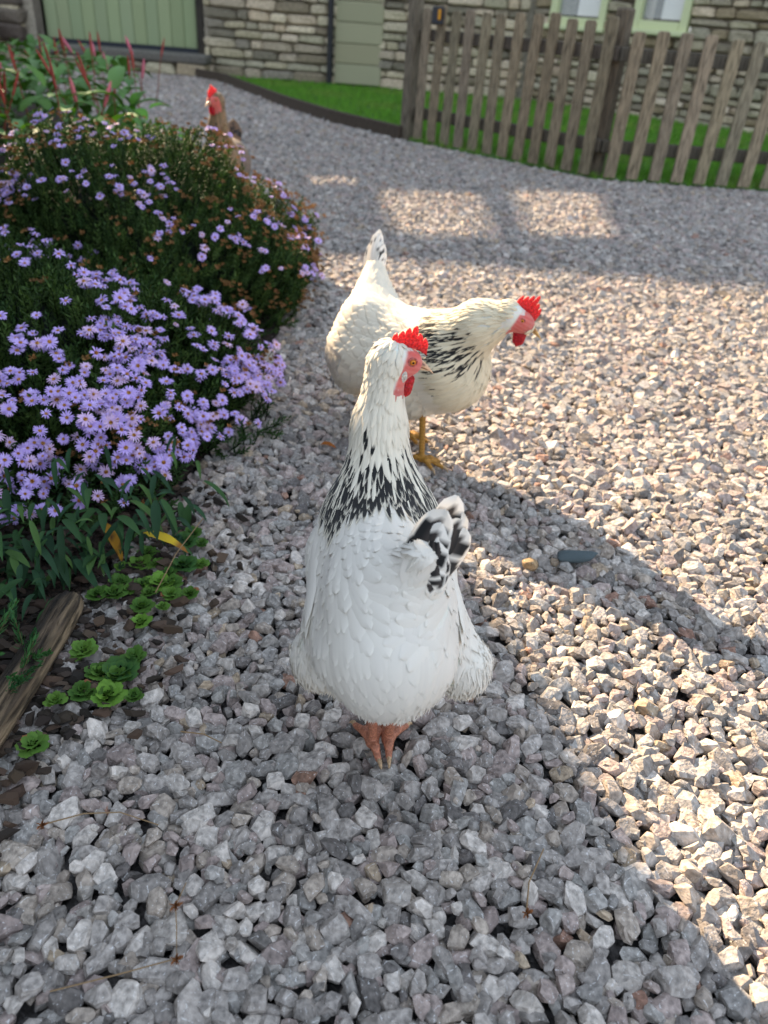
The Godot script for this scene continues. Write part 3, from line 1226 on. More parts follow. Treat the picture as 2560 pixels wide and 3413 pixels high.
func bed() -> void:
	var bedn := Node3D.new()
	bedn.name = "flower_bed"
	bedn.set_meta("kind", "structure")
	add_child(bedn)
	sheet(PackedVector2Array(BED), 0.004, M.soil, "soil", bedn).set_meta("kind", "structure")
	# crumbs of earth and dead leaves near the front edge
	var ts := []
	var cs := PackedColorArray()
	for k in 1900:
		var p := Vector2(rng.randf_range(-0.75, -0.22), rng.randf_range(-1.25, -0.45))
		if p.x > -0.40 + 0.07 * absf(rng.randfn()) * (1.0 if p.y < -0.64 else 0.2):
			continue
		var b := Basis(Vector3(rng.randfn(), rng.randfn(), rng.randfn()).normalized(), rng.randf() * TAU)
		ts.append(Transform3D(b.scaled(Vector3(1, 0.55, 0.8) * rng.randf_range(0.003, 0.011)), Vector3(p.x, rng.randf_range(0.003, 0.016), p.y)))
		cs.append(vary([lin(58, 48, 40), lin(42, 36, 30), lin(76, 62, 50)][rng.randi() % 3], 0.25))
	var crumb := rock(5, 0.0, 991)
	many("earth_crumbs", crumb.mesh(), ts, cs, bedn, M.matte)
	# split log along the front of the bed
	var lg := thing("log_edging", "weathered split log edging the bed at the lower left", "log", Vector3(-0.472, 0, -0.72))
	var a := Acc.new()
	var pts := []
	var g := FastNoiseLite.new()
	g.seed = 5
	g.frequency = 6.0
	var rows := 26
	var sides := 20
	for k in rows + 1:
		var s := float(k) / rows
		var p := Vector3(lerpf(0.010, -0.006, s) + 0.004 * sin(s * 6.0), 0.022 + 0.004 * sin(s * 5.0), lerpf(-0.165, 0.42, s))
		var endk := 1.0 if k > 0 else 0.8
		for j in sides:
			var t := TAU * j / sides
			var q := Vector3(cos(t), sin(t), 0)
			var rr := 0.022 * (1.0 + 0.22 * g.get_noise_3d(q.x * 0.35, q.y * 0.35, s * 0.12) + 0.10 * g.get_noise_3d(q.x * 1.6, q.y * 1.6, s * 0.25)) * endk
			var y := clampf(q.y * rr, -0.03, 0.019 + 0.004 * g.get_noise_2d(q.x * 0.8, s))  # split flat on top
			var col := lin(138, 118, 92).lerp(lin(52, 44, 38), clampf(0.5 + 1.6 * g.get_noise_3d(q.x * 0.5 + 4.0, q.y * 0.5, s * 0.2) - 0.2 + (0.75 if s < 0.28 and q.x < 0.35 else 0.0), 0, 1))
			a.add(p + Vector3(q.x * rr * 1.05, y, 0), col)
	for k in rows:
		for j in sides:
			var p0 := k * sides + j
			var p1 := k * sides + (j + 1) % sides
			a.quad(p0, p0 + sides, p1 + sides, p1)
	for e in [0, rows]:
		var cc := a.add(Vector3(lerpf(0.010, -0.006, float(e) / rows), 0.022, lerpf(-0.165, 0.42, float(e) / rows)), lin(70, 58, 46))
		for j in sides:
			if e == 0:
				a.tri(e * sides + j, e * sides + (j + 1) % sides, cc)
			else:
				a.tri(e * sides + (j + 1) % sides, e * sides + j, cc)
	part("wood", a.mesh(), lg, Transform3D(), M.log_wood)
	rosettes()
	lance_plant()
	rosemary()
	back_plants()


func saxifrage_leaf(sz: float, col: Color) -> ArrayMesh:
	var a := Acc.new()
	var c := a.add(Vector3(0, sz * 0.55, 0.001), col)
	var n := 15
	var rim := []
	for k in n:
		var t := lerpf(-2.55, 2.55, k / (n - 1.0))
		var rr := sz * 0.46 * (1.0 + (0.09 if k % 2 else -0.05))
		var p := Vector3(sin(t) * rr * 0.92, sz * 0.56 + cos(t) * rr, 0.0)
		p.z = 0.22 * absf(p.x) + 0.10 * (p.y - sz * 0.5)
		rim.append(a.add(p, col.lerp(lin(110, 140, 60), 0.2)))
	var stem := a.add(Vector3(0.0015, 0, 0), col)
	var stem2 := a.add(Vector3(-0.0015, 0, 0), col)
	for k in n - 1:
		a.tri(c, rim[k + 1], rim[k])
	a.tri(stem, c, rim[n - 1])
	a.tri(stem2, rim[0], c)
	a.tri(stem, stem2, c)
	a.smooth()
	return a.mesh()


func rosettes() -> void:
	var spots := [
		[-0.335, -1.065, 1.0, "dark rosette farthest up the bed edge, beyond the yellow leaf"],
		[-0.322, -1.003, 1.1, "dark tightly packed rosette just below the tip of the yellow leaf"],
		[-0.393, -0.996, 0.95, "shaded rosette of toothed leaves left of the yellow leaf's tip"],
		[-0.349, -0.951, 1.05, "bright rosette in the middle of the front clump by the gravel"],
		[-0.323, -0.926, 0.8, "small rosette with a reddish leaf nearest the gravel in the clump"],
		[-0.410, -0.918, 0.95, "pale green rosette at the left of the clump by the log end"],
		[-0.358, -0.894, 0.85, "rosette at the front of the clump above bare soil"],
		[-0.350, -0.858, 0.8, "bright small rosette lowest in the clump, at the edge of the stones"],
		[-0.409, -0.790, 0.95, "rosette standing against the right side of the log"],
		[-0.344, -0.755, 1.15, "dark rosette of broad leaves on soil right of the log"],
		[-0.346, -0.711, 1.05, "bright yellow-green rosette nearest the gravel right of the log"],
		[-0.382, -0.713, 0.9, "rosette with a red-brown leaf between the log and the bright rosette"],
		[-0.411, -0.695, 0.65, "tiny rosette close to the log's lower right side"],
		[-0.410, -0.622, 0.85, "rosette with a reddish leaf at the lower end of the log"]]
	var short := {0: "farthest dark rosette up the bed edge", 1: "packed dark rosette below the yellow leaf", 2: "shaded toothed rosette", 3: "bright middle rosette of the front clump", 4: "small reddish rosette nearest the gravel", 5: "pale rosette by the log end", 6: "rosette at the front of the clump", 9: "dark broad rosette right of the log", 10: "bright yellow-green rosette", 11: "rosette with a red-brown leaf"}
	var sides := {"left side": Vector2(-0.027, 0.004), "right side": Vector2(0.026, -0.003), "far side": Vector2(0.004, -0.030)}
	for m in short:
		for sd in sides:
			if rng.randf() < 0.3:
				continue
			spots.append([spots[m][0] + sides[sd].x + rng.randfn() * 0.004, spots[m][1] + sides[sd].y + rng.randfn() * 0.004, rng.randf_range(0.5, 0.9), "small green rosette crowding the %s of the %s" % [sd, short[m]]])
	for s in spots:
		var R := thing("saxifrage_rosette", s[3], "rosette plant", Vector3(s[0], 0.006, s[1]), "leaf rosettes along the bed edge")
		var col := lin(58, 92, 40).lerp(lin(92, 126, 54), rng.randf())
		if s[3].begins_with("dark"):
			col = lin(50, 86, 46)
		if s[3].begins_with("bright"):
			col = lin(104, 142, 56)
		var ring := [[3, 0.5, 0.011], [5, 0.92, 0.017], [7, 1.28, 0.022]]
		var first := rng.randf() * TAU
		for q in ring:
			for k in q[0]:
				var lc := vary(col, 0.15)
				if s[3].contains("red") and q[0] == 7 and k == 1:
					lc = lin(150, 86, 66)
				var m := saxifrage_leaf(q[2] * s[2] * rng.randf_range(0.9, 1.15), lc)
				var b := Basis(Vector3.UP, first + TAU * (k + 0.5 * (q[0] % 2)) / q[0] + rng.randfn() * 0.12) * Basis(Vector3.RIGHT, q[1] + rng.randfn() * 0.1)
				part("leaf", m, R, Transform3D(b, Vector3(0, 0.012 - 0.004 * q[1], 0)), M.leaf)


func lance_plant() -> void:
	# long narrow leaves hanging at the foot of the front bush
	var P := thing("lance_leaved_plant", "clump of long pointed dark green leaves hanging below the front asters", "plant", Vector3(-0.55, 0, -1.05))
	var shapes := []
	for k in 5:
		shapes.append(blade_leaf([0.075, 0.062, 0.085, 0.07, 0.055][k], [0.0125, 0.014, 0.012, 0.017, 0.010][k], [1.1, 0.9, 1.3, 0.7, 1.6][k], 8, Color.WHITE, 1.0, 0.14, 0.004, 1.25).mesh())
	var cols := []
	for k in 6:
		var m: StandardMaterial3D = M.leaf.duplicate()
		m.albedo_color = [lin(44, 72, 40), lin(36, 60, 38), lin(54, 84, 46), lin(46, 76, 50), lin(70, 98, 50), lin(40, 66, 44)][k].linear_to_srgb()
		cols.append(m)
	for k in 300:
		var x := rng.randf_range(-0.40, 0.22)
		var z := minf(0.09 + 0.10 * rng.randfn(), 0.26 if x < -0.02 else 0.14) - (0.55 * maxf(0.0, x + 0.02))
		var y := rng.randf_range(0.02, 0.13)
		var out := Vector3(0.25 + rng.randfn() * 0.6, rng.randf_range(-0.55, 0.7), 0.75 + rng.randfn() * 0.3).normalized()
		var b := facing_leaf(out)
		part("leaf", shapes[rng.randi() % 5], P, Transform3D(b.scaled_local(Vector3.ONE * rng.randf_range(0.5, 1.0)), Vector3(x, y, z)), cols[rng.randi() % 6])
	for k in 110:
		var p := Vector3(rng.randf_range(-0.17, 0.07), rng.randf_range(0.01, 0.09), rng.randf_range(0.02, 0.20))
		var out := Vector3(0.2 + rng.randfn() * 0.6, rng.randf_range(-0.3, 0.9), 0.6 + rng.randfn() * 0.5).normalized()
		part("leaf", shapes[rng.randi() % 5], P, Transform3D(facing_leaf(out).scaled_local(Vector3.ONE * rng.randf_range(0.5, 0.95)), p), cols[[0, 1, 1, 3, 5, 2][rng.randi() % 6]])
	# two yellowing leaves
	var yl := blade_leaf(0.085, 0.020, 0.9, 8, lin(206, 176, 50), 1.0, 0.2, 0.03)
	for k in yl.v.size():
		if yl.v[k].y > 0.055:
			yl.c[k] = lin(140, 96, 44)
	var yo := thing("yellow_leaf", "yellow withered leaf lying over the rosettes at the bed's edge", "leaf", Vector3(-0.395, 0.05, -1.03))
	part("blade", yl.mesh(), yo, Transform3D(facing_leaf(Vector3(0.9, 0.10, 0.15)), Vector3.ZERO), M.leaf)
	var y2 := blade_leaf(0.075, 0.017, 0.6, 8, lin(150, 110, 36), 1.0, 0.3, 0.06)
	for k in y2.v.size():
		if k % 5 == 0:
			y2.c[k] = lin(70, 48, 30)
	var yo2 := thing("yellow_leaf", "narrow spotted brown and yellow leaf hanging towards the rosettes", "leaf", Vector3(-0.455, 0.075, -1.02))
	part("blade", y2.mesh(), yo2, Transform3D(facing_leaf(Vector3(0.55, -0.6, 0.4)), Vector3.ZERO), M.leaf)


func facing_leaf(out: Vector3) -> Basis:  # +y along out, +z as upward as possible
	out = out.normalized()
	var x := out.cross(Vector3.UP)
	if x.length() < 0.01:
		x = Vector3.RIGHT
	x = x.normalized()
	return Basis(x, out, x.cross(out))


func rosemary() -> void:
	var R := thing("rosemary_sprigs", "needle-leaved green sprigs growing over the log at the left edge", "herb", Vector3(-0.50, 0, -0.70))
	for k in 26:
		var sp := sprig(0.020, 0.0040, 34, 0.085, 200 + k, lin(90, 92, 60), lin(70, 112, 62).lerp(lin(50, 88, 56), rng.randf()), 0.8)
		var d := Vector3(rng.randfn() * 0.5 + 0.55, 0.75, rng.randfn() * 0.6 + 0.3).normalized()
		part("sprig", sp.mesh(), R, Transform3D(along(d).scaled(Vector3.ONE * rng.randf_range(0.7, 1.0)), Vector3(rng.randf_range(-0.06, 0.035), 0.025, rng.randf_range(-0.06, 0.09))), M.leaf)


func back_plants() -> void:
	# knotweed with pink spikes behind the asters
	var K := thing("knotweed_clump", "leafy knotweed clump with dull red and pink flower spikes behind the asters", "plant", Vector3(-1.9, 0, -4.0))
	var big := []
	for k in 4:
		big.append(blade_leaf([0.15, 0.17, 0.13, 0.16][k], [0.060, 0.052, 0.058, 0.070][k], [0.9, 1.2, 0.7, 1.0][k], 6, Color.WHITE, 1.0, 0.16, 0.01, 1.15).mesh())
	for k in 4:
		var ts := []
		var cs := PackedColorArray()
		for j in 420:
			var x := rng.randf_range(-1.6, 0.75)
			var z := rng.randf_range(-1.9, 1.1)
			var lim := 0.62 - 0.30 * (z + 1.9) / 3.0 * 0.5 - x * 0.12
			var wx := -1.9 + x
			var wz := -4.0 + z
			if not Geometry2D.is_point_in_polygon(Vector2(wx, wz), PackedVector2Array(BED)) or wx > -0.98 + 0.25 * (wz + 3.0):
				continue
			var y := rng.randf_range(0.1, 0.50) * clampf(1.15 - absf(x + 0.4) * 0.28, 0.4, 1.0)
			y = minf(y, maxf(0.07, (-wz - 2.95) * 0.60))
			var out := Vector3(rng.randfn(), rng.randf_range(0.0, 0.9), rng.randfn() + 0.4).normalized()
			ts.append(Transform3D(facing_leaf(out).scaled_local(Vector3.ONE * rng.randf_range(0.6, 1.1)), Vector3(x, y, z)))
			cs.append(vary(lin(86, 124, 62).lerp(lin(116, 148, 98), rng.randf() * rng.randf()), 0.22))
		many("foliage" if k == 0 else "foliage_%03d" % k, big[k], ts, cs, K, M.leaf)
	for k in 84:
		var x := rng.randf_range(-1.3, 0.6)
		var z := rng.randf_range(-1.5, 0.9)
		if x - 1.9 > -1.0 + 0.25 * (z - 1.0):
			continue
		var a := Acc.new()
		var y0 := 0.24
		var y1 := 0.46 + rng.randf() * 0.16
		var lean := Vector3(rng.randfn() * 0.05, 0, rng.randfn() * 0.05)
		var pink := rng.randf() < 0.3
		var c := vary(lin(206, 112, 126) if pink else lin(158, 66, 56), 0.15)
		tube(a, [Vector3(0, y0, 0), Vector3(0, y1 - 0.09, 0) + lean], [0.003, 0.0025], lin(130, 70, 50), 5)
		var pts := []
		var rad := []
		for j in 8:
			pts.append(Vector3(0, y1 - 0.09 + 0.014 * j, 0) + lean * (1.0 + 0.08 * j))
			rad.append((0.010 if pink else 0.006) * [0.5, 0.9, 1.0, 0.95, 1.0, 0.85, 0.6, 0.2][j] * rng.randf_range(0.85, 1.15))
		tube(a, pts, rad, c, 7)
		part("flower_spike", a.mesh(), K, at(x, 0, z), M.petal)
	# lobed bright leaves at its right end
	var L := thing("leafy_plant", "bright green broad-leaved plant left of the brown hen", "plant", Vector3(-1.30, 0, -4.0))
	for k in 60:
		var out := Vector3(rng.randfn(), rng.randf_range(0.05, 0.8), rng.randfn() + 0.3).normalized()
		var m: StandardMaterial3D = M.leaf
		var lf := blade_leaf(0.12 * rng.randf_range(0.6, 1.1), 0.065, 0.9, 6, vary(lin(94, 142, 48), 0.2), 1.0, 0.15, 0.02, 1.2)
		part("leaf", lf.mesh(), L, Transform3D(facing_leaf(out), Vector3(rng.randfn() * 0.12, rng.randf_range(0.06, 0.34), rng.randfn() * 0.16)), m)


func asters() -> void:
	var stray := [Vector3(-0.285, 0.085, -1.52), Vector3(-0.30, 0.055, -1.44), Vector3(-0.345, 0.075, -1.38), Vector3(-0.415, 0.10, -1.22), Vector3(-0.44, 0.085, -1.20), Vector3(-0.50, 0.065, -1.13), Vector3(-0.565, 0.075, -1.14), Vector3(-0.60, 0.055, -1.10), Vector3(-0.66, 0.10, -1.13), Vector3(-0.36, 0.12, -1.56)]
	aster_bush("front aster mound thick with lilac daisy flowers, nearest the camera", Vector3(-0.82, 0.02, -1.56), Vector3(0.50, 0.30, 0.50), 195, 300, 7500, 36, 0.30, 0.16, stray)
	aster_bush("rear aster mound with many brown seed heads and fewer lilac flowers", Vector3(-0.83, 0.02, -2.44), Vector3(0.56, 0.455, 0.58), 135, 300, 8500, 420, 0.10, 0.55, [], 0.85)


# ---------------------------------------------------------------- hens
class Field:
	var a := PackedVector3Array()
	var b := PackedVector3Array()
	var ra := PackedFloat32Array()
	var rb := PackedFloat32Array()
	var kk := PackedFloat32Array()
	var fl := PackedVector3Array()  # axis times (factor - 1) by which the shape is flattened
	var il := PackedFloat32Array()

	func bone(p: Vector3, q: Vector3, r0: float, r1: float, k := 0.02, flat_axis := Vector3.ZERO) -> void:
		a.append(p)
		b.append(q - p)
		ra.append(r0)
		rb.append(r1)
		kk.append(k)
		fl.append(flat_axis)
		il.append(1.0 / maxf((q - p).length_squared(), 1e-9))

	func d(p: Vector3) -> float:
		var r := 1000.0
		for j in a.size():
			var w := p - a[j]
			var x := fl[j]
			var sc := 1.0
			if x != Vector3.ZERO:
				w += x * w.dot(x) * 1.0
				sc = 0.7
			var ba := b[j]
			var t := clampf(w.dot(ba) * il[j], 0.0, 1.0)
			var e := ((w - ba * t).length() - lerpf(ra[j], rb[j], t)) * sc
			var k := kk[j]
			var h := clampf(0.5 + 0.5 * (r - e) / k, 0.0, 1.0)
			r = lerpf(r, e, h) - k * h * (1.0 - h)
		return r

	func grad(p: Vector3) -> Vector3:
		var e := 0.002
		var o := d(p)
		return Vector3(d(p + Vector3(e, 0, 0)) - o, d(p + Vector3(0, e, 0)) - o, d(p + Vector3(0, 0, e)) - o).normalized()

	# surface nets over a box, visiting only blocks near the surface
	func skin(lo: Vector3, hi: Vector3, cell: float) -> Acc:
		var nx := int((hi.x - lo.x) / cell) + 2
		var ny := int((hi.y - lo.y) / cell) + 2
		var nz := int((hi.z - lo.z) / cell) + 2
		var val := PackedFloat32Array()
		val.resize(nx * ny * nz)
		val.fill(1.0)
		var B := 5
		var blocks := []
		for bx in range(0, nx, B):
			for by in range(0, ny, B):
				for bz in range(0, nz, B):
					var c := d(lo + Vector3(bx + 2.0, by + 2.0, bz + 2.0) * cell)
					var near := absf(c) < cell * B * 1.25
					if near:
						blocks.append([bx, by, bz])
					for x in range(bx, mini(bx + B, nx)):
						for y in range(by, mini(by + B, ny)):
							for z in range(bz, mini(bz + B, nz)):
								val[(x * ny + y) * nz + z] = d(lo + Vector3(x, y, z) * cell) if near else c
		var out := Acc.new()
		var id := {}
		var edges := [[0, 1], [2, 3], [4, 5], [6, 7], [0, 2], [1, 3], [4, 6], [5, 7], [0, 4], [1, 5], [2, 6], [3, 7]]
		var corner := PackedFloat32Array()
		corner.resize(8)
		for bl in blocks:
			for x in range(bl[0], mini(bl[0] + B, nx - 1)):
				for y in range(bl[1], mini(bl[1] + B, ny - 1)):
					for z in range(bl[2], mini(bl[2] + B, nz - 1)):
						var s := 0
						for q in 8:
							var v := val[((x + (q >> 2)) * ny + y + ((q >> 1) & 1)) * nz + z + (q & 1)]
							corner[q] = v
							if v < 0:
								s += 1
						if s == 0 or s == 8:
							continue
						var sum := Vector3.ZERO
						var cnt := 0
						for e in edges:
							var v0 := corner[e[0]]
							var v1 := corner[e[1]]
							if (v0 < 0) != (v1 < 0):
								var t := v0 / (v0 - v1)
								var p0 := Vector3(e[0] >> 2, (e[0] >> 1) & 1, e[0] & 1)
								var p1 := Vector3(e[1] >> 2, (e[1] >> 1) & 1, e[1] & 1)
								sum += p0.lerp(p1, t)
								cnt += 1
						id[(x * ny + y) * nz + z] = out.add(lo + (Vector3(x, y, z) + sum / cnt) * cell, Color.WHITE)
		for key in id:
			var z: int = key % nz
			var y: int = (key / nz) % ny
			var x: int = key / (nz * ny)
			var v0 := val[key]
			for ax in 3:
				var st: int = [ny * nz, nz, 1][ax]
				var v1 := val[key + st]
				if (v0 < 0) == (v1 < 0):
					continue
				var s1: int = [nz, ny * nz, ny * nz][ax]
				var s2: int = [1, 1, nz][ax]
				if [y, x, x][ax] == 0 or [z, z, y][ax] == 0:
					continue
				if not (id.has(key - s1) and id.has(key - s2) and id.has(key - s1 - s2)):
					continue
				var q0: int = id[key]
				var q1: int = id[key - s1]
				var q2: int = id[key - s1 - s2]
				var q3: int = id[key - s2]
				if (v0 < 0) == (ax != 1):
					out.quad(q0, q3, q2, q1)
				else:
					out.quad(q0, q1, q2, q3)
		out.smooth()
		return out


# lays one feather on the skin: root p, direction dir, cut into rows that follow the surface
func feather(a: Acc, F: Field, p: Vector3, dir: Vector3, L: float, W: float, lift: float, paint: Callable, point := 0.0, rows := 6, base_off := 0.0) -> void:
	var first := a.v.size()
	var us := [-1.0, -0.72, -0.58, 0.0, 0.58, 0.72, 1.0]
	var q := p
	var n := F.grad(q)
	dir = (dir - n * dir.dot(n)).normalized()
	var tone := rng.randf_range(0.93, 1.0)
	var edge := []
	for u in us:
		edge.append(rng.randf_range(-0.03, 0.03))
	for k in rows + 1:
		var s := float(k) / rows
		var w: float
		if point > 0.5:
			w = W * 0.5 * minf(0.55 + 1.3 * s, 1.0) * pow(clampf((1.0 - s) * 2.4, 0.02, 1.0), 0.75)
		else:
			w = W * 0.5 * minf(0.6 + 1.0 * s, 1.0) * sqrt(clampf(1.0 - pow(maxf(s - 0.45, 0.0) / 0.55, 2.4), 0.004, 1.0))
		var side := dir.cross(n).normalized()
		var off := base_off + lift * s
		var dd := F.d(q)
		var c := q - n * (dd - off)
		for j in us.size():
			var u: float = us[j]
			var e: float = 1.0 + (edge[j] if absf(u) > 0.9 and s > 0.3 else 0.0)
			a.add(c + side * (w * u * e) - n * (w * u * u * 0.30) + n * (0.0004 if u == 0.0 else 0.0) + dir * (edge[j] * L * 0.35 if k == rows else 0.0), paint.call(s, u, tone))
		q += dir * (L / rows)
		n = (n * 0.4 + F.grad(q) * 0.6).normalized()
		dir = (dir - n * dir.dot(n)).normalized()
	var m := us.size()
	for k in rows:
		for j in m - 1:
			var o := first + k * m + j
			a.quad(o, o + m, o + m + 1, o + 1)


# directions from head to tail along a guide line
func flow(guide: Array, p: Vector3) -> Array:
	var best := 1e9
	var t_best := 0.0
	var dir := Vector3.ZERO
	for k in guide.size() - 1:
		var s: Vector3 = guide[k + 1] - guide[k]
		var t := clampf((p - guide[k]).dot(s) / s.length_squared(), 0, 1)
		var dist := p.distance_to(guide[k] + s * t)
		var w := 1.0 / (dist * dist * dist + 1e-6)
		dir += s.normalized() * w
		if dist < best:
			best = dist
			t_best = k + t
	return [dir.normalized(), t_best]


func comb_mesh(points: Array, base: Array, thick: float, col: Color) -> Acc:
	# points: top outline; base: matching line along the skull (Vector3 each); thickness across 'side'
	var a := Acc.new()
	var n := points.size()
	var side := (base[n - 1] - base[0] as Vector3).cross(points[n / 2] - base[n / 2]).normalized()
	for k in n:
		var p: Vector3 = points[k]
		var b: Vector3 = base[k]
		for r in 4:
			var s := r / 3.0
			var c := b.lerp(p, s)
			var th := thick * lerpf(1.3, 0.45, s) * 0.5
			var cc := col.lerp(lin(226, 84, 80), s * 0.5)
			a.add(c - side * th, cc)
			a.add(c + side * th, cc)
	for k in n - 1:
		for r in 3:
			var o := k * 8 + r * 2
			a.quad(o, o + 8, o + 10, o + 2)
			a.quad(o + 1, o + 3, o + 11, o + 9)
		var t := k * 8 + 6
		a.quad(t, t + 8, t + 9, t + 1)
	for e in [0, n - 1]:
		for r in 3:
			var o: int = e * 8 + r * 2
			if e == 0:
				a.quad(o, o + 2, o + 3, o + 1)
			else:
				a.quad(o, o + 1, o + 3, o + 2)
	a.smooth()
	return a


# a serrated comb over the skull. c: middle of its base, f: forward, up, length, height, teeth
func comb(c: Vector3, f: Vector3, up: Vector3, L: float, h: float, teeth: int, lean: Vector3) -> ArrayMesh:
	var pts := []
	var base := []
	var n := teeth * 9 + 1
	for k in n:
		var s := float(k) / (n - 1)
		var b := c + f * (L * (0.5 - s)) - up * (0.006 * pow(absf(s - 0.55) * 2.0, 2.0)) - up * 0.002
		var ph := fposmod(s * teeth, 1.0)
		var tooth := pow(sin(ph * PI), 0.42)
		var env := 0.35 + 0.65 * sin(PI * clampf(s * 0.85 + 0.10, 0, 1))
		var hh := h * env * (0.56 + 0.44 * tooth * (0.85 + 0.3 * sin(float(int(s * teeth)) * 4.1)))
		if k == 0 or k == n - 1:
			hh = 0.002
		base.append(b)
		pts.append(b + up * hh + lean * hh * hh * 18.0 + f * (hh * (0.20 * (0.5 - s))))
	return comb_mesh(pts, base, 0.0046, lin(200, 44, 48)).mesh(M.flesh)


func blob(c: Vector3, r: Vector3, basis: Basis, col: Color, wob := 0.0, level := 3) -> Acc:
	var a := ico(level)
	for k in a.v.size():
		var u := a.v[k]
		var w := 1.0 + wob * sin(u.x * 5.0 + 1.0) * cos(u.y * 6.0) + wob * 0.5 * sin(u.z * 9.0)
		a.v[k] = c + basis * (u * r * w)
		a.c[k] = col
	a.smooth()
	return a


func eye_parts(parent: Node3D, c: Vector3, out: Vector3, r: float) -> void:
	# ball with pupil and orange iris; a ring of red lid round it
	var a := Acc.new()
	var b := along(out)
	var rings := 14
	for k in rings + 1:
		var t := 1.75 * k / rings
		for j in 20:
			var f := TAU * j / 20
			var col := lin(12, 10, 10)
			if t > 0.36:
				col = lin(214, 134, 40).lerp(lin(176, 92, 28), clampf((t - 0.36) * 1.6, 0, 1))
			if t > 0.98:
				col = lin(50, 26, 20)
			a.add(c + b * Vector3(sin(t) * cos(f), cos(t), sin(t) * sin(f)) * r, col)
	for k in rings:
		for j in 20:
			var o := k * 20 + j
			var o2 := k * 20 + (j + 1) % 20
			a.quad(o, o2, o2 + 20, o + 20)
	var e := part("eye", a.mesh(M.eye), parent)
	var l := Acc.new()
	for k in 24:
		var f := TAU * k / 24
		for j in 8:
			var g := TAU * j / 8
			var rr := r * 1.08 + cos(g) * r * 0.28
			l.add(c + b * Vector3(cos(f) * rr, r * 0.42 + sin(g) * r * 0.28, sin(f) * rr * 0.88), lin(206, 108, 98))
	for k in 24:
		for j in 8:
			l.quad(k * 8 + j, ((k + 1) % 24) * 8 + j, ((k + 1) % 24) * 8 + (j + 1) % 8, k * 8 + (j + 1) % 8)
	l.smooth()
	part("eyelid", l.mesh(M.flesh), e)


func beak(parent: Node3D, root: Vector3, f: Vector3, up: Vector3, L: float, col: Color) -> void:
	var side := f.cross(up).normalized()
	for m in 2:
		var a := Acc.new()
		var rows := 8
		for k in rows + 1:
			var s := float(k) / rows
			var w := 0.0074 * pow(1.0 - s * 0.97, 0.8)
			var h := (0.0070 if m == 0 else 0.0042) * pow(1.0 - s * 0.97, 0.75)
			var c := root + f * (L * s * (1.0 if m == 0 else 0.84)) - up * (0.0068 * s * s if m == 0 else 0.0030 + 0.0012 * s)
			for j in 10:
				var t := TAU * j / 10
				var q := c + side * cos(t) * w + up * sin(t) * h * (1.0 if (sin(t) > 0) == (m == 0) else 0.25)
				var cc := col.lerp(lin(226, 196, 150), s * 0.35) if m == 0 else col.lerp(lin(214, 190, 150), 0.5)
				if m == 0 and s < 0.45 and absf(cos(t)) > 0.7 and sin(t) > 0.1 and s > 0.18:
					cc = lin(110, 70, 56)  # nostril
				a.add(q, cc)
		for k in rows:
			for j in 10:
				var o := k * 10 + j
				var o2 := k * 10 + (j + 1) % 10
				a.quad(o, o2, o2 + 10, o + 10)
		a.smooth()
		part("upper_beak" if m == 0 else "lower_beak", a.mesh(M.horn), parent)


func hen_foot(hip: Vector3, ankle: Vector3, fwd: Vector3, col: Color) -> ArrayMesh:
	# one continuous shank with three front toes and a hind toe, claws at their ends
	var F := Field.new()
	F.bone(hip, ankle + Vector3(0, 0.006, 0), 0.0072, 0.0060, 0.004)
	var side := fwd.cross(Vector3.UP).normalized()
	var claws := []
	for k in 4:
		var ang: float = [-0.52, 0.0, 0.52, PI - 0.25][k]
		var L: float = [0.038, 0.050, 0.038, 0.024][k]
		var dir := (fwd * cos(ang) + side * sin(ang)).normalized()
		var p0 := ankle
		var p1 := ankle + dir * L * 0.45 + Vector3(0, 0.003, 0)
		var p2 := ankle + dir * L + Vector3(0, -0.005, 0)
		F.bone(p0, p1, 0.0068, 0.0058, 0.004)
		F.bone(p1, p2, 0.0058, 0.0042, 0.003)
		claws.append([p2, dir])
	var lo := ankle - Vector3(0.065, 0.02, 0.065)
	var hi := Vector3(ankle.x + 0.065, maxf(hip.y, ankle.y) + 0.01, ankle.z + 0.065)
	lo.x = minf(lo.x, hip.x - 0.012)
	hi.x = maxf(hi.x, hip.x + 0.012)
	lo.z = minf(lo.z, hip.z - 0.012)
	hi.z = maxf(hi.z, hip.z + 0.012)
	var a := F.skin(lo, hi, 0.0024)
	for k in a.c.size():
		var band := 0.90 + 0.10 * signf(sin(a.v[k].y * 900.0))
		a.c[k] = Color(col.r * band, col.g * band, col.b * band)
	for c in claws:
		var p: Vector3 = c[0]
		var d: Vector3 = c[1]
		var first := a.v.size()
		tube(a, [p - d * 0.003, p + d * 0.005 + Vector3(0, 0.001, 0), p + d * 0.010 + Vector3(0, -0.003, 0), p + d * 0.0135 + Vector3(0, -0.009, 0)], [0.0038, 0.0032, 0.0019, 0.0004], lin(214, 180, 140), 6)
		a.smooth()
	return a.mesh(M.scale)


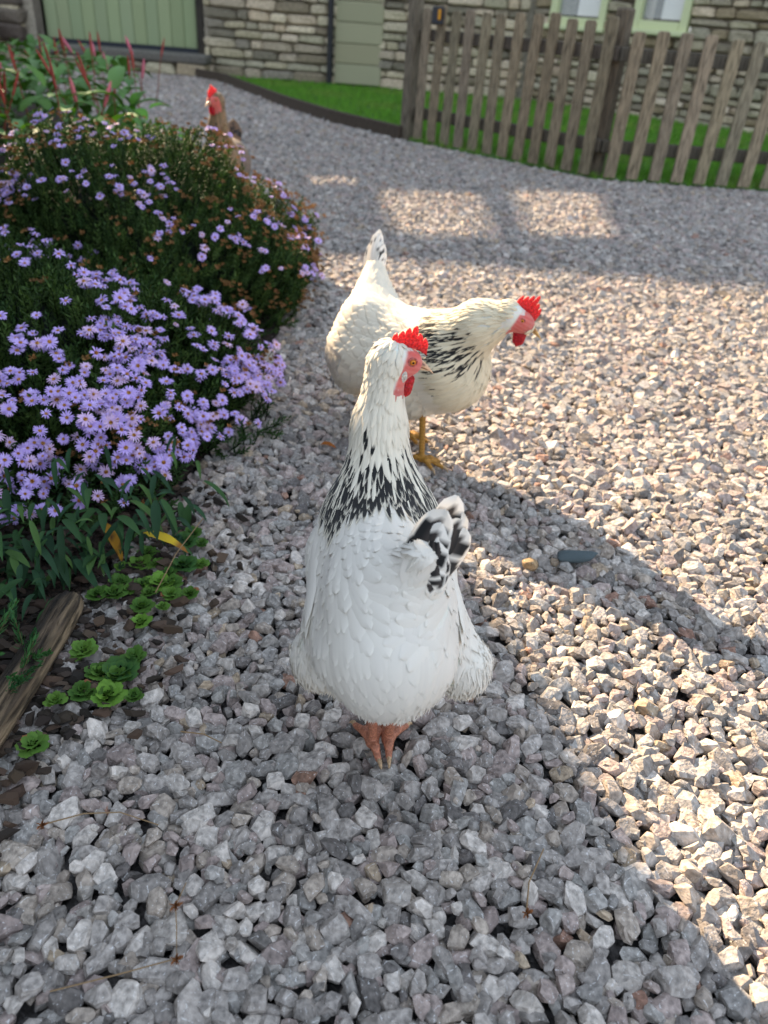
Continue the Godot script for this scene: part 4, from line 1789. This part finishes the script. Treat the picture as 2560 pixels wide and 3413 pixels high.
func tail_feather(L: float, W: float, black: float, curl: float, seed_: int, pale := Color(0.871, 0.839, 0.761)) -> Acc:
	# root at origin, along +y, face towards +z
	var g := RandomNumberGenerator.new()
	g.seed = seed_
	var a := Acc.new()
	var rows := 16
	var us := [-1.0, -0.86, -0.72, -0.4, -0.06, 0.06, 0.4, 0.72, 0.86, 1.0]
	var p := Vector3.ZERO
	var ang := 0.0
	var ph := g.randf() * 6.0
	for k in rows + 1:
		var s := float(k) / rows
		var w := W * 0.5 * minf(0.35 + 1.3 * s, 1.0) * sqrt(clampf(1.0 - pow(maxf(s - 0.6, 0) / 0.4, 2.6), 0.01, 1.0))
		var d := Vector3(0, cos(ang), -sin(ang))
		var nn := Vector3(0, sin(ang), cos(ang))
		for j in us.size():
			var u: float = us[j]
			var col := pale
			var inner := absf(u) < 0.88 + 0.10 * sin(s * 11.0 + ph)
			var start := 1.0 - black + 0.06 * sin(u * 9.0 + ph)
			if inner and s > start and s < 0.90 - 0.10 * absf(u) and absf(s - 0.66 - 0.05 * sin(ph)) > 0.02:
				col = lin(24, 22, 24)
				if absf(u) < 0.1:
					col = lin(60, 54, 50)
			a.add(p + Vector3(u * w, 0, 0) + nn * (-u * u * w * 0.28 + sin(s * 9.0 + u * 3.0 + ph) * 0.0012), col)
		p += d * (L / rows)
		ang += curl / rows
	for k in rows:
		for j in us.size() - 1:
			var o := k * us.size() + j
			a.quad(o, o + us.size(), o + us.size() + 1, o + 1)
	a.smooth()
	return a


# builds body, plumage, face and feet of one hen from its description (positions in world space)
func hen(o: Dictionary) -> Node3D:
	var base: Vector3 = o.base
	var H := thing("hen", o.label, "hen", base, "hens in the yard")
	var F: Field = o.field
	var cell: float = o.get("cell", 0.0055)
	# head and neck colour
	var white: Color = o.get("white", lin(226, 220, 207))
	var eye_at: Vector3 = o.eye
	var f: Vector3 = o.face
	var up: Vector3 = o.up
	var side := f.cross(up).normalized()
	var seen: Vector3 = o.seen_side  # +side or -side
	var head: Vector3 = o.head
	var body := F.skin(o.lo, o.hi, cell)
	var hd := F.skin(head - Vector3.ONE * 0.045, head + Vector3.ONE * 0.045, 0.0026)
	for k in body.v.size():
		var p := body.v[k]
		body.c[k] = white
		if p.distance_to(head) < 0.036:
			body.v[k] -= body.n[k] * 0.004  # the finer head lies over this
		if o.has("dirty") and p.y < o.dirty:
			body.c[k] = white.lerp(lin(214, 192, 152), clampf((o.dirty - p.y) / 0.07, 0, 1) * 0.65)
	var at := body.v.size()
	for k in hd.v.size():
		var p := hd.v[k]
		var fd := (p - head).dot(f)
		var sd := absf((p - head).dot(side))
		var m := clampf((fd - 0.004 + (p - head).dot(up) * -0.25) / 0.004, 0, 1)
		var red := lin(206, 96, 88).lerp(lin(224, 150, 138), clampf(0.5 + 0.5 * sin(p.x * 420.0 + p.y * 800.0), 0, 1) * 0.35)
		if (p - head).dot(up) > 0.013:
			m *= 0.25 if fd < 0.018 else 1.0
		body.add(p, white.lerp(red, m))
		body.n.append(hd.n[k])
	for q in hd.i:
		body.i.append(at + q)
	# keep the finer patch only near the head
	var shift := Transform3D(Basis(), -base)
	body.v = shift * body.v
	var bm := part("body", body.mesh(M.plumage), H)
	# ---- plumage
	var guide: Array = o.guide
	var neck_end: float = o.neck_end
	var fe := Acc.new()
	var hk := Acc.new()
	var fl := Acc.new()
	var taken := {}
	var cellh := 0.012
	var idx := range(at)
	var pool := []
	for k in at:
		pool.append(k)
	for k in range(pool.size() - 1, 0, -1):
		var j := rng.randi() % (k + 1)
		var tmp: int = pool[k]
		pool[k] = pool[j]
		pool[j] = tmp
	var dark: Color = lin(24, 22, 26)
	var tone0: Callable = o.tone
	for k in pool:
		var p: Vector3 = body.v[k] + base
		var n: Vector3 = body.n[k]
		if (p - head).dot(f) > 0.001 and p.distance_to(head) < 0.042:
			continue
		if p.distance_to(o.ear) < 0.011:
			continue
		var fw := flow(guide, p)
		if o.has("tail_flow"):
			var q0: Vector3 = o.tail_flow[0]
			var q1: Vector3 = o.tail_flow[1]
			var sg := q1 - q0
			var tt := (p - q0).dot(sg) / sg.length_squared()
			if tt > 0.0 and p.distance_to(q0 + sg * minf(tt, 1.0)) < 0.072 and (p - head).length() > 0.13:
				fw[0] = (fw[0] as Vector3).lerp(sg.normalized(), smoothstep(0.0, 0.55, tt)).normalized()
				if tt > 0.64:
					continue
				if tt > 0.5:
					fw[1] = 90.0
		var t: float = fw[1]
		var neck: bool = t < neck_end and p.y > o.get("neck_floor", -1.0)
		var g := 0.0066 if neck else o.get("gap", 0.0125) as float
		if t < 1.0:
			g = 0.0055
		var key := Vector3i((p / g).floor())
		var key2 := Vector4i(key.x, key.y, key.z, int(neck))
		if taken.has(key2):
			continue
		taken[key2] = true
		var dir: Vector3 = fw[0]
		dir += Vector3(rng.randfn(), rng.randfn(), rng.randfn()) * 0.05
		if neck:
			var nt := t / neck_end
			var L := lerpf(0.013, 0.056, smoothstep(0.0, 0.95, nt)) * rng.randf_range(0.85, 1.15)
			var W: float = lerpf(0.0085, 0.0125, nt) * o.get("hack", 1.0) * rng.randf_range(0.85, 1.15)
			var blackness: float = o.black.call(p, nt)
			var has := rng.randf() < blackness
			var start := rng.randf_range(0.42, 0.60) - 0.30 * clampf(blackness, 0, 1) if has else 2.0
			var wide := 0.75 if rng.randf() < blackness * 0.16 else 0.6
			var hw: Color = tone0.call(p, true)
			feather(hk, F, p - n * 0.001, dir, L, W, 0.0014 + 0.0016 * rng.randf(), func(s: float, u: float, tn: float) -> Color:
				if s > start and s < 0.95 and absf(u) < wide:
					return dark
				return Color(hw.r * tn, hw.g * tn, hw.b * tn), 1.0, 6, 0.0008)
		elif p.y < o.fluff_y.call(p):
			var L := rng.randf_range(0.026, 0.042)
			var cw: Color = tone0.call(p, false)
			dir = (dir * 0.35 + Vector3.DOWN * 0.9 + n * 0.25).normalized()
			feather(fe, F, p, dir, L * 0.9, 0.026, 0.0015, func(s: float, u: float, tn: float) -> Color:
				return Color(cw.r * tn, cw.g * tn, cw.b * tn), 0.0, 5, 0.0)
			if rng.randf() < 0.9:
				for h in o.get("hairs", 5):
					hair(fl, p + Vector3(rng.randfn(), rng.randfn(), rng.randfn()).cross(n) * 0.0045 - n * 0.0006, (dir + n * rng.randf_range(-0.05, 0.16) + Vector3(rng.randfn(), rng.randfn(), rng.randfn()) * 0.14).normalized(), n, rng.randf_range(0.008, 0.015), cw)
		else:
			var L: float = rng.randf_range(0.042, 0.054) * o.get("size", 1.0)
			var W: float = rng.randf_range(0.030, 0.037) * o.get("size", 1.0)
			var cw: Color = tone0.call(p, false)
			dir += Vector3.DOWN * 0.45 * (1.0 - absf(n.y))
			feather(fe, F, p - n * 0.001, dir, L, W, (0.0016 + rng.randf() * 0.0012) * o.get("lift", 0.9), func(s: float, u: float, tn: float) -> Color:
				var q := tn * (1.0 if absf(u) > 0.05 else 0.985)
				return Color(cw.r * q, cw.g * q, cw.b * q), 0.0, 6, 0.0005)
	for w in o.get("wing", []):  # larger flight feathers folded along the flank: [root, direction, length, width]
		feather(fe, F, w[0], w[1], w[2], w[3], 0.005, func(s: float, u: float, tn: float) -> Color:
			var q := tn * (1.0 if absf(u) > 0.05 else 0.96)
			return Color(white.r * q, white.g * q, white.b * q), 0.0, 9, 0.0015)
	for q in [["contour_feathers", fe, M.feather], ["neck_hackle", hk, M.feather], ["fluff", fl, M.feather]]:
		var ac: Acc = q[1]
		if ac.v.size():
			ac.v = shift * ac.v
			ac.smooth()
			part(q[0], ac.mesh(), H, Transform3D(), q[2], true)
	# ---- head parts
	part("comb", comb(o.comb_at - base, o.comb_f, o.comb_up, o.comb_l, o.comb_h, o.teeth, o.comb_lean), H)
	for s in [-1.0, 1.0]:
		var sd: Vector3 = side * float(s)
		var c: Vector3 = eye_at + (sd - seen) * absf((eye_at - head).dot(seen))
		eye_parts(H, c - base, sd, 0.0046)
		var wt: Vector3 = o.wattle + (sd - seen) * 0.006
		part("wattle", blob(wt - base, Vector3(0.0115, 0.0170, 0.0042), Basis(f, up, sd), lin(196, 26, 40), 0.10).mesh(M.flesh), H)
		var ear: Vector3 = o.ear + (sd - seen) * absf((o.ear - head).dot(seen))
		part("earlobe", blob(ear - base, Vector3(0.0065, 0.0095, 0.0032), Basis(f, up, sd) * Basis(Vector3.BACK, 0.3), lin(238, 226, 214), 0.06).mesh(M.flesh), H)
	beak(H, o.beak - base, o.beak_f, up, o.get("beak_l", 0.027), o.get("beak_col", lin(206, 160, 128)))
	for L in o.get("legs", []):
		part("leg", hen_foot(L[0] - base, L[1] - base, L[2], o.leg_col), H)
	var kt := 0
	for T in o.get("tail", []):  # [root, direction, face, length, width, black, curl]
		var tf := tail_feather(T[3], T[4], T[5], T[6], 40 + kt, o.get("tail_col", lin(236, 230, 218)))
		kt += 1
		var y: Vector3 = T[1].normalized()
		var x := y.cross(T[2]).normalized()
		part("tail_feather", tf.mesh(M.feather), H, Transform3D(Basis(x, y, x.cross(y)), T[0] - base))
	return H


func hair(a: Acc, p: Vector3, d: Vector3, n: Vector3, L: float, c: Color) -> void:
	d = (d - n * d.dot(n) * 0.8).normalized()
	var s := d.cross((n + Vector3(rng.randfn(), rng.randfn(), rng.randfn()) * 0.15).normalized()).normalized() * 0.0012
	p += n * rng.randf_range(0.0004, 0.0022)
	var bend := (Vector3(rng.randfn() * 0.3, -0.3, rng.randfn() * 0.3) - n * 0.25) * L * 0.35
	var k := rng.randf_range(0.9, 1.0)
	var cc := Color(c.r * k, c.g * k, c.b * k)
	var m := p + d * L * 0.55 + bend * 0.3
	var p0 := a.add(p - s, cc)
	var p1 := a.add(p + s, cc)
	var p2 := a.add(m - s * 0.8, cc)
	var p3 := a.add(m + s * 0.8, cc)
	var p4 := a.add(p + d * L + bend, cc)
	a.quad(p0, p2, p3, p1)
	a.tri(p2, p4, p3)


func hens() -> void:
	# ---- near white hen, seen from behind, head turned to the right
	var F := Field.new()
	F.bone(Vector3(0.014, 0.235, -0.605), Vector3(0.0, 0.25, -0.76), 0.068, 0.074, 0.03)
	F.bone(Vector3(0.012, 0.272, -0.64), Vector3(-0.005, 0.284, -0.76), 0.060, 0.060, 0.03)
	F.bone(Vector3(-0.002, 0.24, -0.80), Vector3(0, 0.245, -0.83), 0.070, 0.062, 0.03)
	F.bone(Vector3(-0.005, 0.30, -0.785), Vector3(-0.014, 0.385, -0.822), 0.051, 0.0275, 0.035)
	F.bone(Vector3(-0.014, 0.385, -0.822), Vector3(-0.010, 0.455, -0.836), 0.0275, 0.0215, 0.02)
	F.bone(Vector3(-0.006, 0.468, -0.838), Vector3(0.012, 0.462, -0.844), 0.0205, 0.0165, 0.014)
	F.bone(Vector3(0.012, 0.462, -0.844), Vector3(0.019, 0.460, -0.846), 0.0145, 0.0095, 0.010)
	F.bone(Vector3(0.016, 0.285, -0.64), Vector3(0.041, 0.362, -0.603), 0.056, 0.011, 0.035)
	F.bone(Vector3(-0.050, 0.250, -0.74), Vector3(-0.034, 0.225, -0.60), 0.038, 0.026, 0.02)
	F.bone(Vector3(0.054, 0.250, -0.74), Vector3(0.056, 0.225, -0.60), 0.036, 0.026, 0.02)
	F.bone(Vector3(-0.040, 0.190, -0.66), Vector3(-0.056, 0.174, -0.650), 0.044, 0.038, 0.035)
	F.bone(Vector3(0.070, 0.200, -0.665), Vector3(0.102, 0.178, -0.650), 0.043, 0.035, 0.035)
	F.bone(Vector3(0.022, 0.215, -0.60), Vector3(0.014, 0.180, -0.628), 0.046, 0.042, 0.03)
	var f := Vector3(0.90, -0.16, -0.30).normalized()
	var up := Vector3(0.17, 0.985, 0.0).normalized()
	up = (up - f * up.dot(f)).normalized()
	var side := f.cross(up).normalized()  # towards the camera
	var head := Vector3(-0.002, 0.468, -0.838)
	var tail := []
	var tr := Vector3(0.030, 0.314, -0.608)
	# two halves of the folded tail lean together like a tent; the outer feathers hang lower
	for k in 5:
		var s := k / 4.0
		tail.append([tr + Vector3(-0.010 + 0.004 * k, -0.004 - 0.010 * s, 0.002 + 0.004 * s), Vector3(0.27 - 0.08 * s, 0.90, 0.10 + 0.12 * s), Vector3(-0.35 + 0.1 * s, 0.35, 1.0), 0.108 - 0.012 * k, 0.038, 0.58, 0.40])
		if k < 3:
			tail.append([tr + Vector3(0.010 + 0.003 * k, 0.0 - 0.006 * k, -0.004), Vector3(0.30 + 0.07 * k, 0.88, 0.0), Vector3(0.35, 0.2, 1.0), 0.108 - 0.010 * k, 0.036, 0.80, 0.40])
		if k < 2:
			tail.append([tr + Vector3(0.020 + 0.004 * k, 0.066, 0.006), Vector3(0.02 + 0.12 * k, -0.9, 0.22), Vector3(0.1 + 0.3 * k, 0.25, 1.0), 0.062 - 0.006 * k, 0.026, 1.1, 0.2])
	var wing := []
	for k in 7:
		wing.append([Vector3(-0.078 + 0.006 * k, 0.285 - 0.012 * k, -0.74 + 0.008 * k), Vector3(0.10, -0.42, 1.0), 0.125 - 0.004 * k, 0.028])
		wing.append([Vector3(0.086 - 0.006 * k, 0.285 - 0.012 * k, -0.74 + 0.008 * k), Vector3(-0.06, -0.42, 1.0), 0.125 - 0.004 * k, 0.028])
	hen({
		"base": Vector3(0.018, 0.0, -0.655), "label": "white hen with black-flecked neck standing nearest, seen from behind with head turned right", "field": F, "cell": 0.0052,
		"lo": Vector3(-0.13, 0.09, -0.92), "hi": Vector3(0.16, 0.51, -0.53), "head": head, "face": f, "up": up, "seen_side": side,
		"eye": head + f * 0.0165 + up * 0.004 + side * 0.0150, "ear": head + f * 0.0075 - up * 0.0130 + side * 0.0172, "wattle": head + f * 0.018 - up * 0.030 + side * 0.006,
		"beak": head + f * 0.027 - up * 0.003, "beak_f": (f - up * 0.18).normalized(),
		"comb_at": head + f * 0.014 + up * 0.0175, "comb_f": f, "comb_up": (up + f * -0.12).normalized(), "comb_l": 0.044, "comb_h": 0.026, "teeth": 6, "comb_lean": side * 0.3,
		"guide": [Vector3(0.0, 0.475, -0.838), Vector3(-0.010, 0.44, -0.832), Vector3(-0.012, 0.385, -0.822), Vector3(-0.004, 0.325, -0.775), Vector3(0.005, 0.31, -0.70), Vector3(0.015, 0.29, -0.62), Vector3(0.03, 0.20, -0.575)],
		"neck_end": 3.30, "neck_floor": 0.320,
		"black": func(p: Vector3, nt: float) -> float: return clampf((nt - 0.46) * 2.3, 0, 1) if nt > 0.46 else 0.0,
		"tone": func(p: Vector3, neck: bool) -> Color:
			var w := lin(226, 220, 207)
			if neck:
				return lin(226, 218, 198)
			return w.lerp(lin(216, 200, 170), clampf((0.19 - p.y) / 0.07, 0, 1) * 0.6),
		"fluff_y": func(p: Vector3) -> float: return 0.215 + (0.022 if absf(p.x - 0.02) > 0.064 else 0.0),
		"hack": 0.82, "dirty": 0.21, "hairs": 16, "gap": 0.0145,
		"tail": tail, "wing": wing, "tail_flow": [Vector3(0.018, 0.285, -0.645), Vector3(0.046, 0.381, -0.600)], "leg_col": lin(214, 140, 108),
		"legs": [[Vector3(0.004, 0.13, -0.66), Vector3(0.008, 0.018, -0.664), Vector3(-0.15, 0, -1.0).normalized()], [Vector3(0.032, 0.13, -0.66), Vector3(0.028, 0.018, -0.670), Vector3(0.15, 0, -1.0).normalized()]],
	})
	# ---- second white hen, facing right
	var G := Field.new()
	G.bone(Vector3(-0.055, 0.195, -1.560), Vector3(0.105, 0.205, -1.465), 0.082, 0.086, 0.03)
	G.bone(Vector3(-0.045, 0.235, -1.565), Vector3(0.09, 0.238, -1.475), 0.058, 0.060, 0.03)
	G.bone(Vector3(-0.055, 0.250, -1.590), Vector3(-0.060, 0.335, -1.670), 0.064, 0.017, 0.04)
	G.bone(Vector3(0.10, 0.255, -1.460), Vector3(0.152, 0.310, -1.430), 0.064, 0.040, 0.04)
	G.bone(Vector3(0.152, 0.312, -1.430), Vector3(0.200, 0.338, -1.412), 0.041, 0.0265, 0.03)
	G.bone(Vector3(0.206, 0.341, -1.410), Vector3(0.230, 0.332, -1.404), 0.0250, 0.0195, 0.014)
	G.bone(Vector3(0.230, 0.332, -1.404), Vector3(0.239, 0.328, -1.402), 0.0165, 0.0105, 0.012)
	G.bone(Vector3(-0.095, 0.165, -1.600), Vector3(-0.085, 0.14, -1.59), 0.060, 0.055, 0.03)
	G.bone(Vector3(0.04, 0.150, -1.47), Vector3(0.045, 0.135, -1.465), 0.055, 0.042, 0.03)
	G.bone(Vector3(0.085, 0.225, -1.408), Vector3(-0.075, 0.205, -1.510), 0.036, 0.022, 0.02)
	var f2 := Vector3(0.93, -0.22, 0.12).normalized()
	var up2 := Vector3(0.22, 0.97, 0.0)
	up2 = (up2 - f2 * up2.dot(f2)).normalized()
	var side2 := f2.cross(up2).normalized()
	var head2 := Vector3(0.210, 0.340, -1.409)
	var tail2 := []
	for k in 9:
		var s := (k - 4) / 4.0
		tail2.append([Vector3(-0.062, 0.298, -1.655) + Vector3(0.010 * s, -0.012 * absf(s), 0.010 * s), Vector3(0.07 + 0.10 * s, 0.95, -0.34), Vector3(0.5 + 0.5 * s, 0.1, 0.85), 0.122 - 0.03 * absf(s) + 0.004 * (k % 2), 0.027, 0.16 + 0.14 * float(k % 3 == 1), 0.10])
	var wing2 := []
	for k in 7:
		wing2.append([Vector3(0.075 - 0.004 * k, 0.255 - 0.012 * k, -1.385), Vector3(-0.86, -0.04 - 0.03 * k, -0.50), 0.15 - 0.007 * k, 0.028])
	hen({
		"base": Vector3(0.055, 0.0, -1.46), "label": "white hen facing right with lowered head, black neck patch and upright tail", "field": G, "cell": 0.0062,
		"lo": Vector3(-0.18, 0.06, -1.76), "hi": Vector3(0.27, 0.40, -1.33), "head": head2, "face": f2, "up": up2, "seen_side": side2,
		"eye": head2 + f2 * 0.018 + up2 * 0.004 + side2 * 0.0190, "ear": head2 + f2 * 0.000 - up2 * 0.009 + side2 * 0.0205, "wattle": head2 + f2 * 0.026 - up2 * 0.030 + side2 * 0.006,
		"beak": head2 + f2 * 0.038 - up2 * 0.006, "beak_f": (f2 - up2 * 0.40).normalized(), "beak_l": 0.034, "beak_col": lin(190, 138, 58),
		"comb_at": head2 + f2 * 0.020 + up2 * 0.0195, "comb_f": (f2 - up2 * 0.25).normalized(), "comb_up": (up2 + f2 * 0.25).normalized(), "comb_l": 0.048, "comb_h": 0.036, "teeth": 6, "comb_lean": side2 * 0.1,
		"guide": [Vector3(0.215, 0.345, -1.408), Vector3(0.185, 0.340, -1.415), Vector3(0.150, 0.320, -1.430), Vector3(0.085, 0.275, -1.47), Vector3(0.0, 0.265, -1.53), Vector3(-0.055, 0.29, -1.62), Vector3(-0.062, 0.36, -1.70)],
		"neck_end": 3.0,
		"black": func(p: Vector3, nt: float) -> float:
			var low := clampf(1.0 - absf(p.y - 0.279) / 0.050, 0, 1)
			return clampf((nt - 0.42) * 3.0, 0, 1) * clampf(low * 1.5, 0.06, 0.72) if p.x < 0.175 and (p.x < 0.15 or p.y > 0.25) else 0.0,
		"tone": func(p: Vector3, neck: bool) -> Color:
			return lin(222, 210, 180) if neck else lin(226, 216, 194).lerp(lin(206, 190, 160), clampf((0.16 - p.y) / 0.09, 0, 1) * 0.55),
		"fluff_y": func(p: Vector3) -> float: return 0.21 if p.x < -0.085 else 0.14,
		"hack": 0.8, "lift": 2.6, "dirty": 0.17, "hairs": 10, "gap": 0.0135, "size": 1.05,
		"tail": tail2, "wing": wing2, "tail_flow": [Vector3(-0.055, 0.245, -1.590), Vector3(-0.058, 0.35, -1.68)], "leg_col": lin(204, 148, 62),
		"legs": [[Vector3(0.062, 0.13, -1.44), Vector3(0.070, 0.016, -1.425), Vector3(0.95, 0, 0.45).normalized()], [Vector3(0.03, 0.13, -1.52), Vector3(0.035, 0.016, -1.53), Vector3(0.95, 0, 0.3).normalized()]],
	})
	# ---- brown hen far behind the asters
	var K := Field.new()
	K.bone(Vector3(-0.75, 0.24, -3.38), Vector3(-0.745, 0.245, -3.26), 0.095, 0.085, 0.03)
	K.bone(Vector3(-0.743, 0.29, -3.25), Vector3(-0.742, 0.39, -3.215), 0.060, 0.032, 0.035)
	K.bone(Vector3(-0.742, 0.39, -3.215), Vector3(-0.738, 0.475, -3.205), 0.032, 0.024, 0.02)
	K.bone(Vector3(-0.741, 0.484, -3.203), Vector3(-0.756, 0.478, -3.188), 0.024, 0.019, 0.014)
	var tail3 := []
	for k in 7:
		var s := (k - 3) / 3.0
		tail3.append([Vector3(-0.745 + 0.008 * s, 0.27, -3.42), Vector3(0.18 * s, 0.8, -0.55), Vector3(0.5 * s, 0.4, 1.0), 0.15 - 0.03 * absf(s), 0.04, 0.35, 0.1])
	var f3 := Vector3(-0.55, -0.1, 0.83).normalized()
	var up3 := Vector3(0, 1, 0)
	up3 = (up3 - f3 * up3.dot(f3)).normalized()
	var side3 := -f3.cross(up3).normalized()
	var head3 := Vector3(-0.743, 0.483, -3.201)
	hen({
		"base": Vector3(-0.745, 0.0, -3.30), "label": "brown hen behind the asters, only its head and neck showing", "field": K, "cell": 0.009,
		"lo": Vector3(-0.88, 0.10, -3.58), "hi": Vector3(-0.60, 0.54, -3.12), "head": head3, "face": f3, "up": up3, "seen_side": side3, "white": lin(128, 104, 80),
		"eye": head3 + f3 * 0.018 + up3 * 0.004 + side3 * 0.018, "ear": head3 + f3 * 0.002 - up3 * 0.010 + side3 * 0.019, "wattle": head3 + f3 * 0.022 - up3 * 0.030 + side3 * 0.006,
		"beak": head3 + f3 * 0.034 - up3 * 0.003, "beak_f": (f3 - up3 * 0.3).normalized(),
		"comb_at": head3 + f3 * 0.014 + up3 * 0.018, "comb_f": f3, "comb_up": up3, "comb_l": 0.044, "comb_h": 0.036, "teeth": 6, "comb_lean": Vector3.ZERO,
		"guide": [Vector3(-0.741, 0.50, -3.20), Vector3(-0.739, 0.46, -3.205), Vector3(-0.742, 0.39, -3.215), Vector3(-0.743, 0.31, -3.25), Vector3(-0.745, 0.31, -3.36), Vector3(-0.745, 0.36, -3.50)],
		"neck_end": 3.0,
		"black": func(p: Vector3, nt: float) -> float: return 0.10,
		"tone": func(p: Vector3, neck: bool) -> Color: return vary(lin(140, 114, 84), 0.28) if neck else vary(lin(116, 94, 72), 0.25),
		"fluff_y": func(p: Vector3) -> float: return 0.0,
		"gap": 0.015, "tail": tail3, "tail_col": lin(112, 88, 64), "leg_col": lin(190, 150, 90),
		"legs": [[Vector3(-0.775, 0.18, -3.31), Vector3(-0.775, 0.016, -3.30), f3], [Vector3(-0.715, 0.18, -3.31), Vector3(-0.715, 0.016, -3.31), f3]],
	})


func small_things() -> void:
	# dark slate flake on the gravel
	var S := thing("slate_flake", "dark blue-grey slate flake lying on the gravel right of the hens", "slate", Vector3(0.345, 0.014, -1.115))
	var a := stone_shape(2, 771)
	a.smooth()
	var sm: StandardMaterial3D = M.log_wood.duplicate()
	sm.vertex_color_use_as_albedo = false
	sm.albedo_color = Color(0.36, 0.41, 0.42)
	sm.uv1_scale = Vector3(3.5, 14, 14)
	part("flake", a.mesh(), S, Transform3D(Basis(Vector3.UP, 0.05) * Basis(Vector3.RIGHT, 0.25).scaled(Vector3(0.030, 0.012, 0.019)), Vector3.ZERO), sm)
	var T := thing("ochre_stone", "ochre stone catching the sun beside the slate flake", "stone", Vector3(0.262, 0.010, -1.085))
	var om: StandardMaterial3D = M.stone.duplicate()
	om.vertex_color_use_as_albedo = false
	om.albedo_color = Color(0.66, 0.56, 0.42)
	part("rock", stone_shape(2, 779).mesh(), T, Transform3D(Basis().scaled(Vector3.ONE * 0.0155), Vector3.ZERO), om)
	var lf := blade_leaf(0.034, 0.016, 0.8, 6, lin(150, 88, 36), 0.9, 0.25, 0.03)
	var bl := thing("brown_leaf", "small curled orange-brown leaf on the gravel left of the nearest hen's neck", "leaf", Vector3(-0.145, 0.016, -1.452))
	part("blade", lf.mesh(M.leaf), bl, Transform3D(facing_leaf(Vector3(1, 0.15, 0.05)), Vector3.ZERO))
	var stalk := func(label: String, pts: Array, r: float, heads: Array) -> void:
		var t := thing("dried_stalk", label, "stalk", pts[0])
		var b := Acc.new()
		var q := []
		var rr := []
		for k in pts.size():
			q.append(pts[k] - pts[0])
			rr.append(r * (1.0 - 0.4 * k / pts.size()))
		tube(b, q, rr, lin(136, 112, 82), 5)
		b.smooth()
		part("stem", b.mesh(), t, Transform3D(), M.matte)
		for h in heads:
			var sh := seed_head()
			part("seed_head", sh.mesh(), t, Transform3D(along(Vector3(0.3, 0.5, 0.6)).scaled(Vector3.ONE * 1.1), q[h]), M.brown)
	var br := mat("brown", lin(142, 92, 54).linear_to_srgb(), 0.9)
	stalk.call("long dried stalk lying across the gravel at the lower left", [Vector3(-0.352, 0.017, -0.513), Vector3(-0.31, 0.024, -0.526), Vector3(-0.27, 0.026, -0.530), Vector3(-0.225, 0.02, -0.522)], 0.0009, [0])
	stalk.call("thin forked dried stalk with two seed heads near the bottom edge", [Vector3(-0.275, 0.016, -0.345), Vector3(-0.215, 0.022, -0.362), Vector3(-0.165, 0.026, -0.378), Vector3(-0.172, 0.03, -0.405), Vector3(-0.178, 0.034, -0.425), Vector3(-0.170, 0.05, -0.44)], 0.0008, [2, 4])
	stalk.call("pale dried stalk with seed heads on the gravel right of centre at the bottom", [Vector3(0.182, 0.018, -0.455), Vector3(0.186, 0.03, -0.482), Vector3(0.202, 0.05, -0.51)], 0.0010, [0])
	stalk.call("short dried stalk crossing stones right of the log", [Vector3(-0.235, 0.02, -0.655), Vector3(-0.205, 0.022, -0.652), Vector3(-0.18, 0.02, -0.642)], 0.0010, [])
	stalk.call("dry grass stem leaning from the bed towards the gravel", [Vector3(-0.345, 0.02, -0.92), Vector3(-0.325, 0.055, -0.98), Vector3(-0.295, 0.085, -1.04)], 0.0010, [])
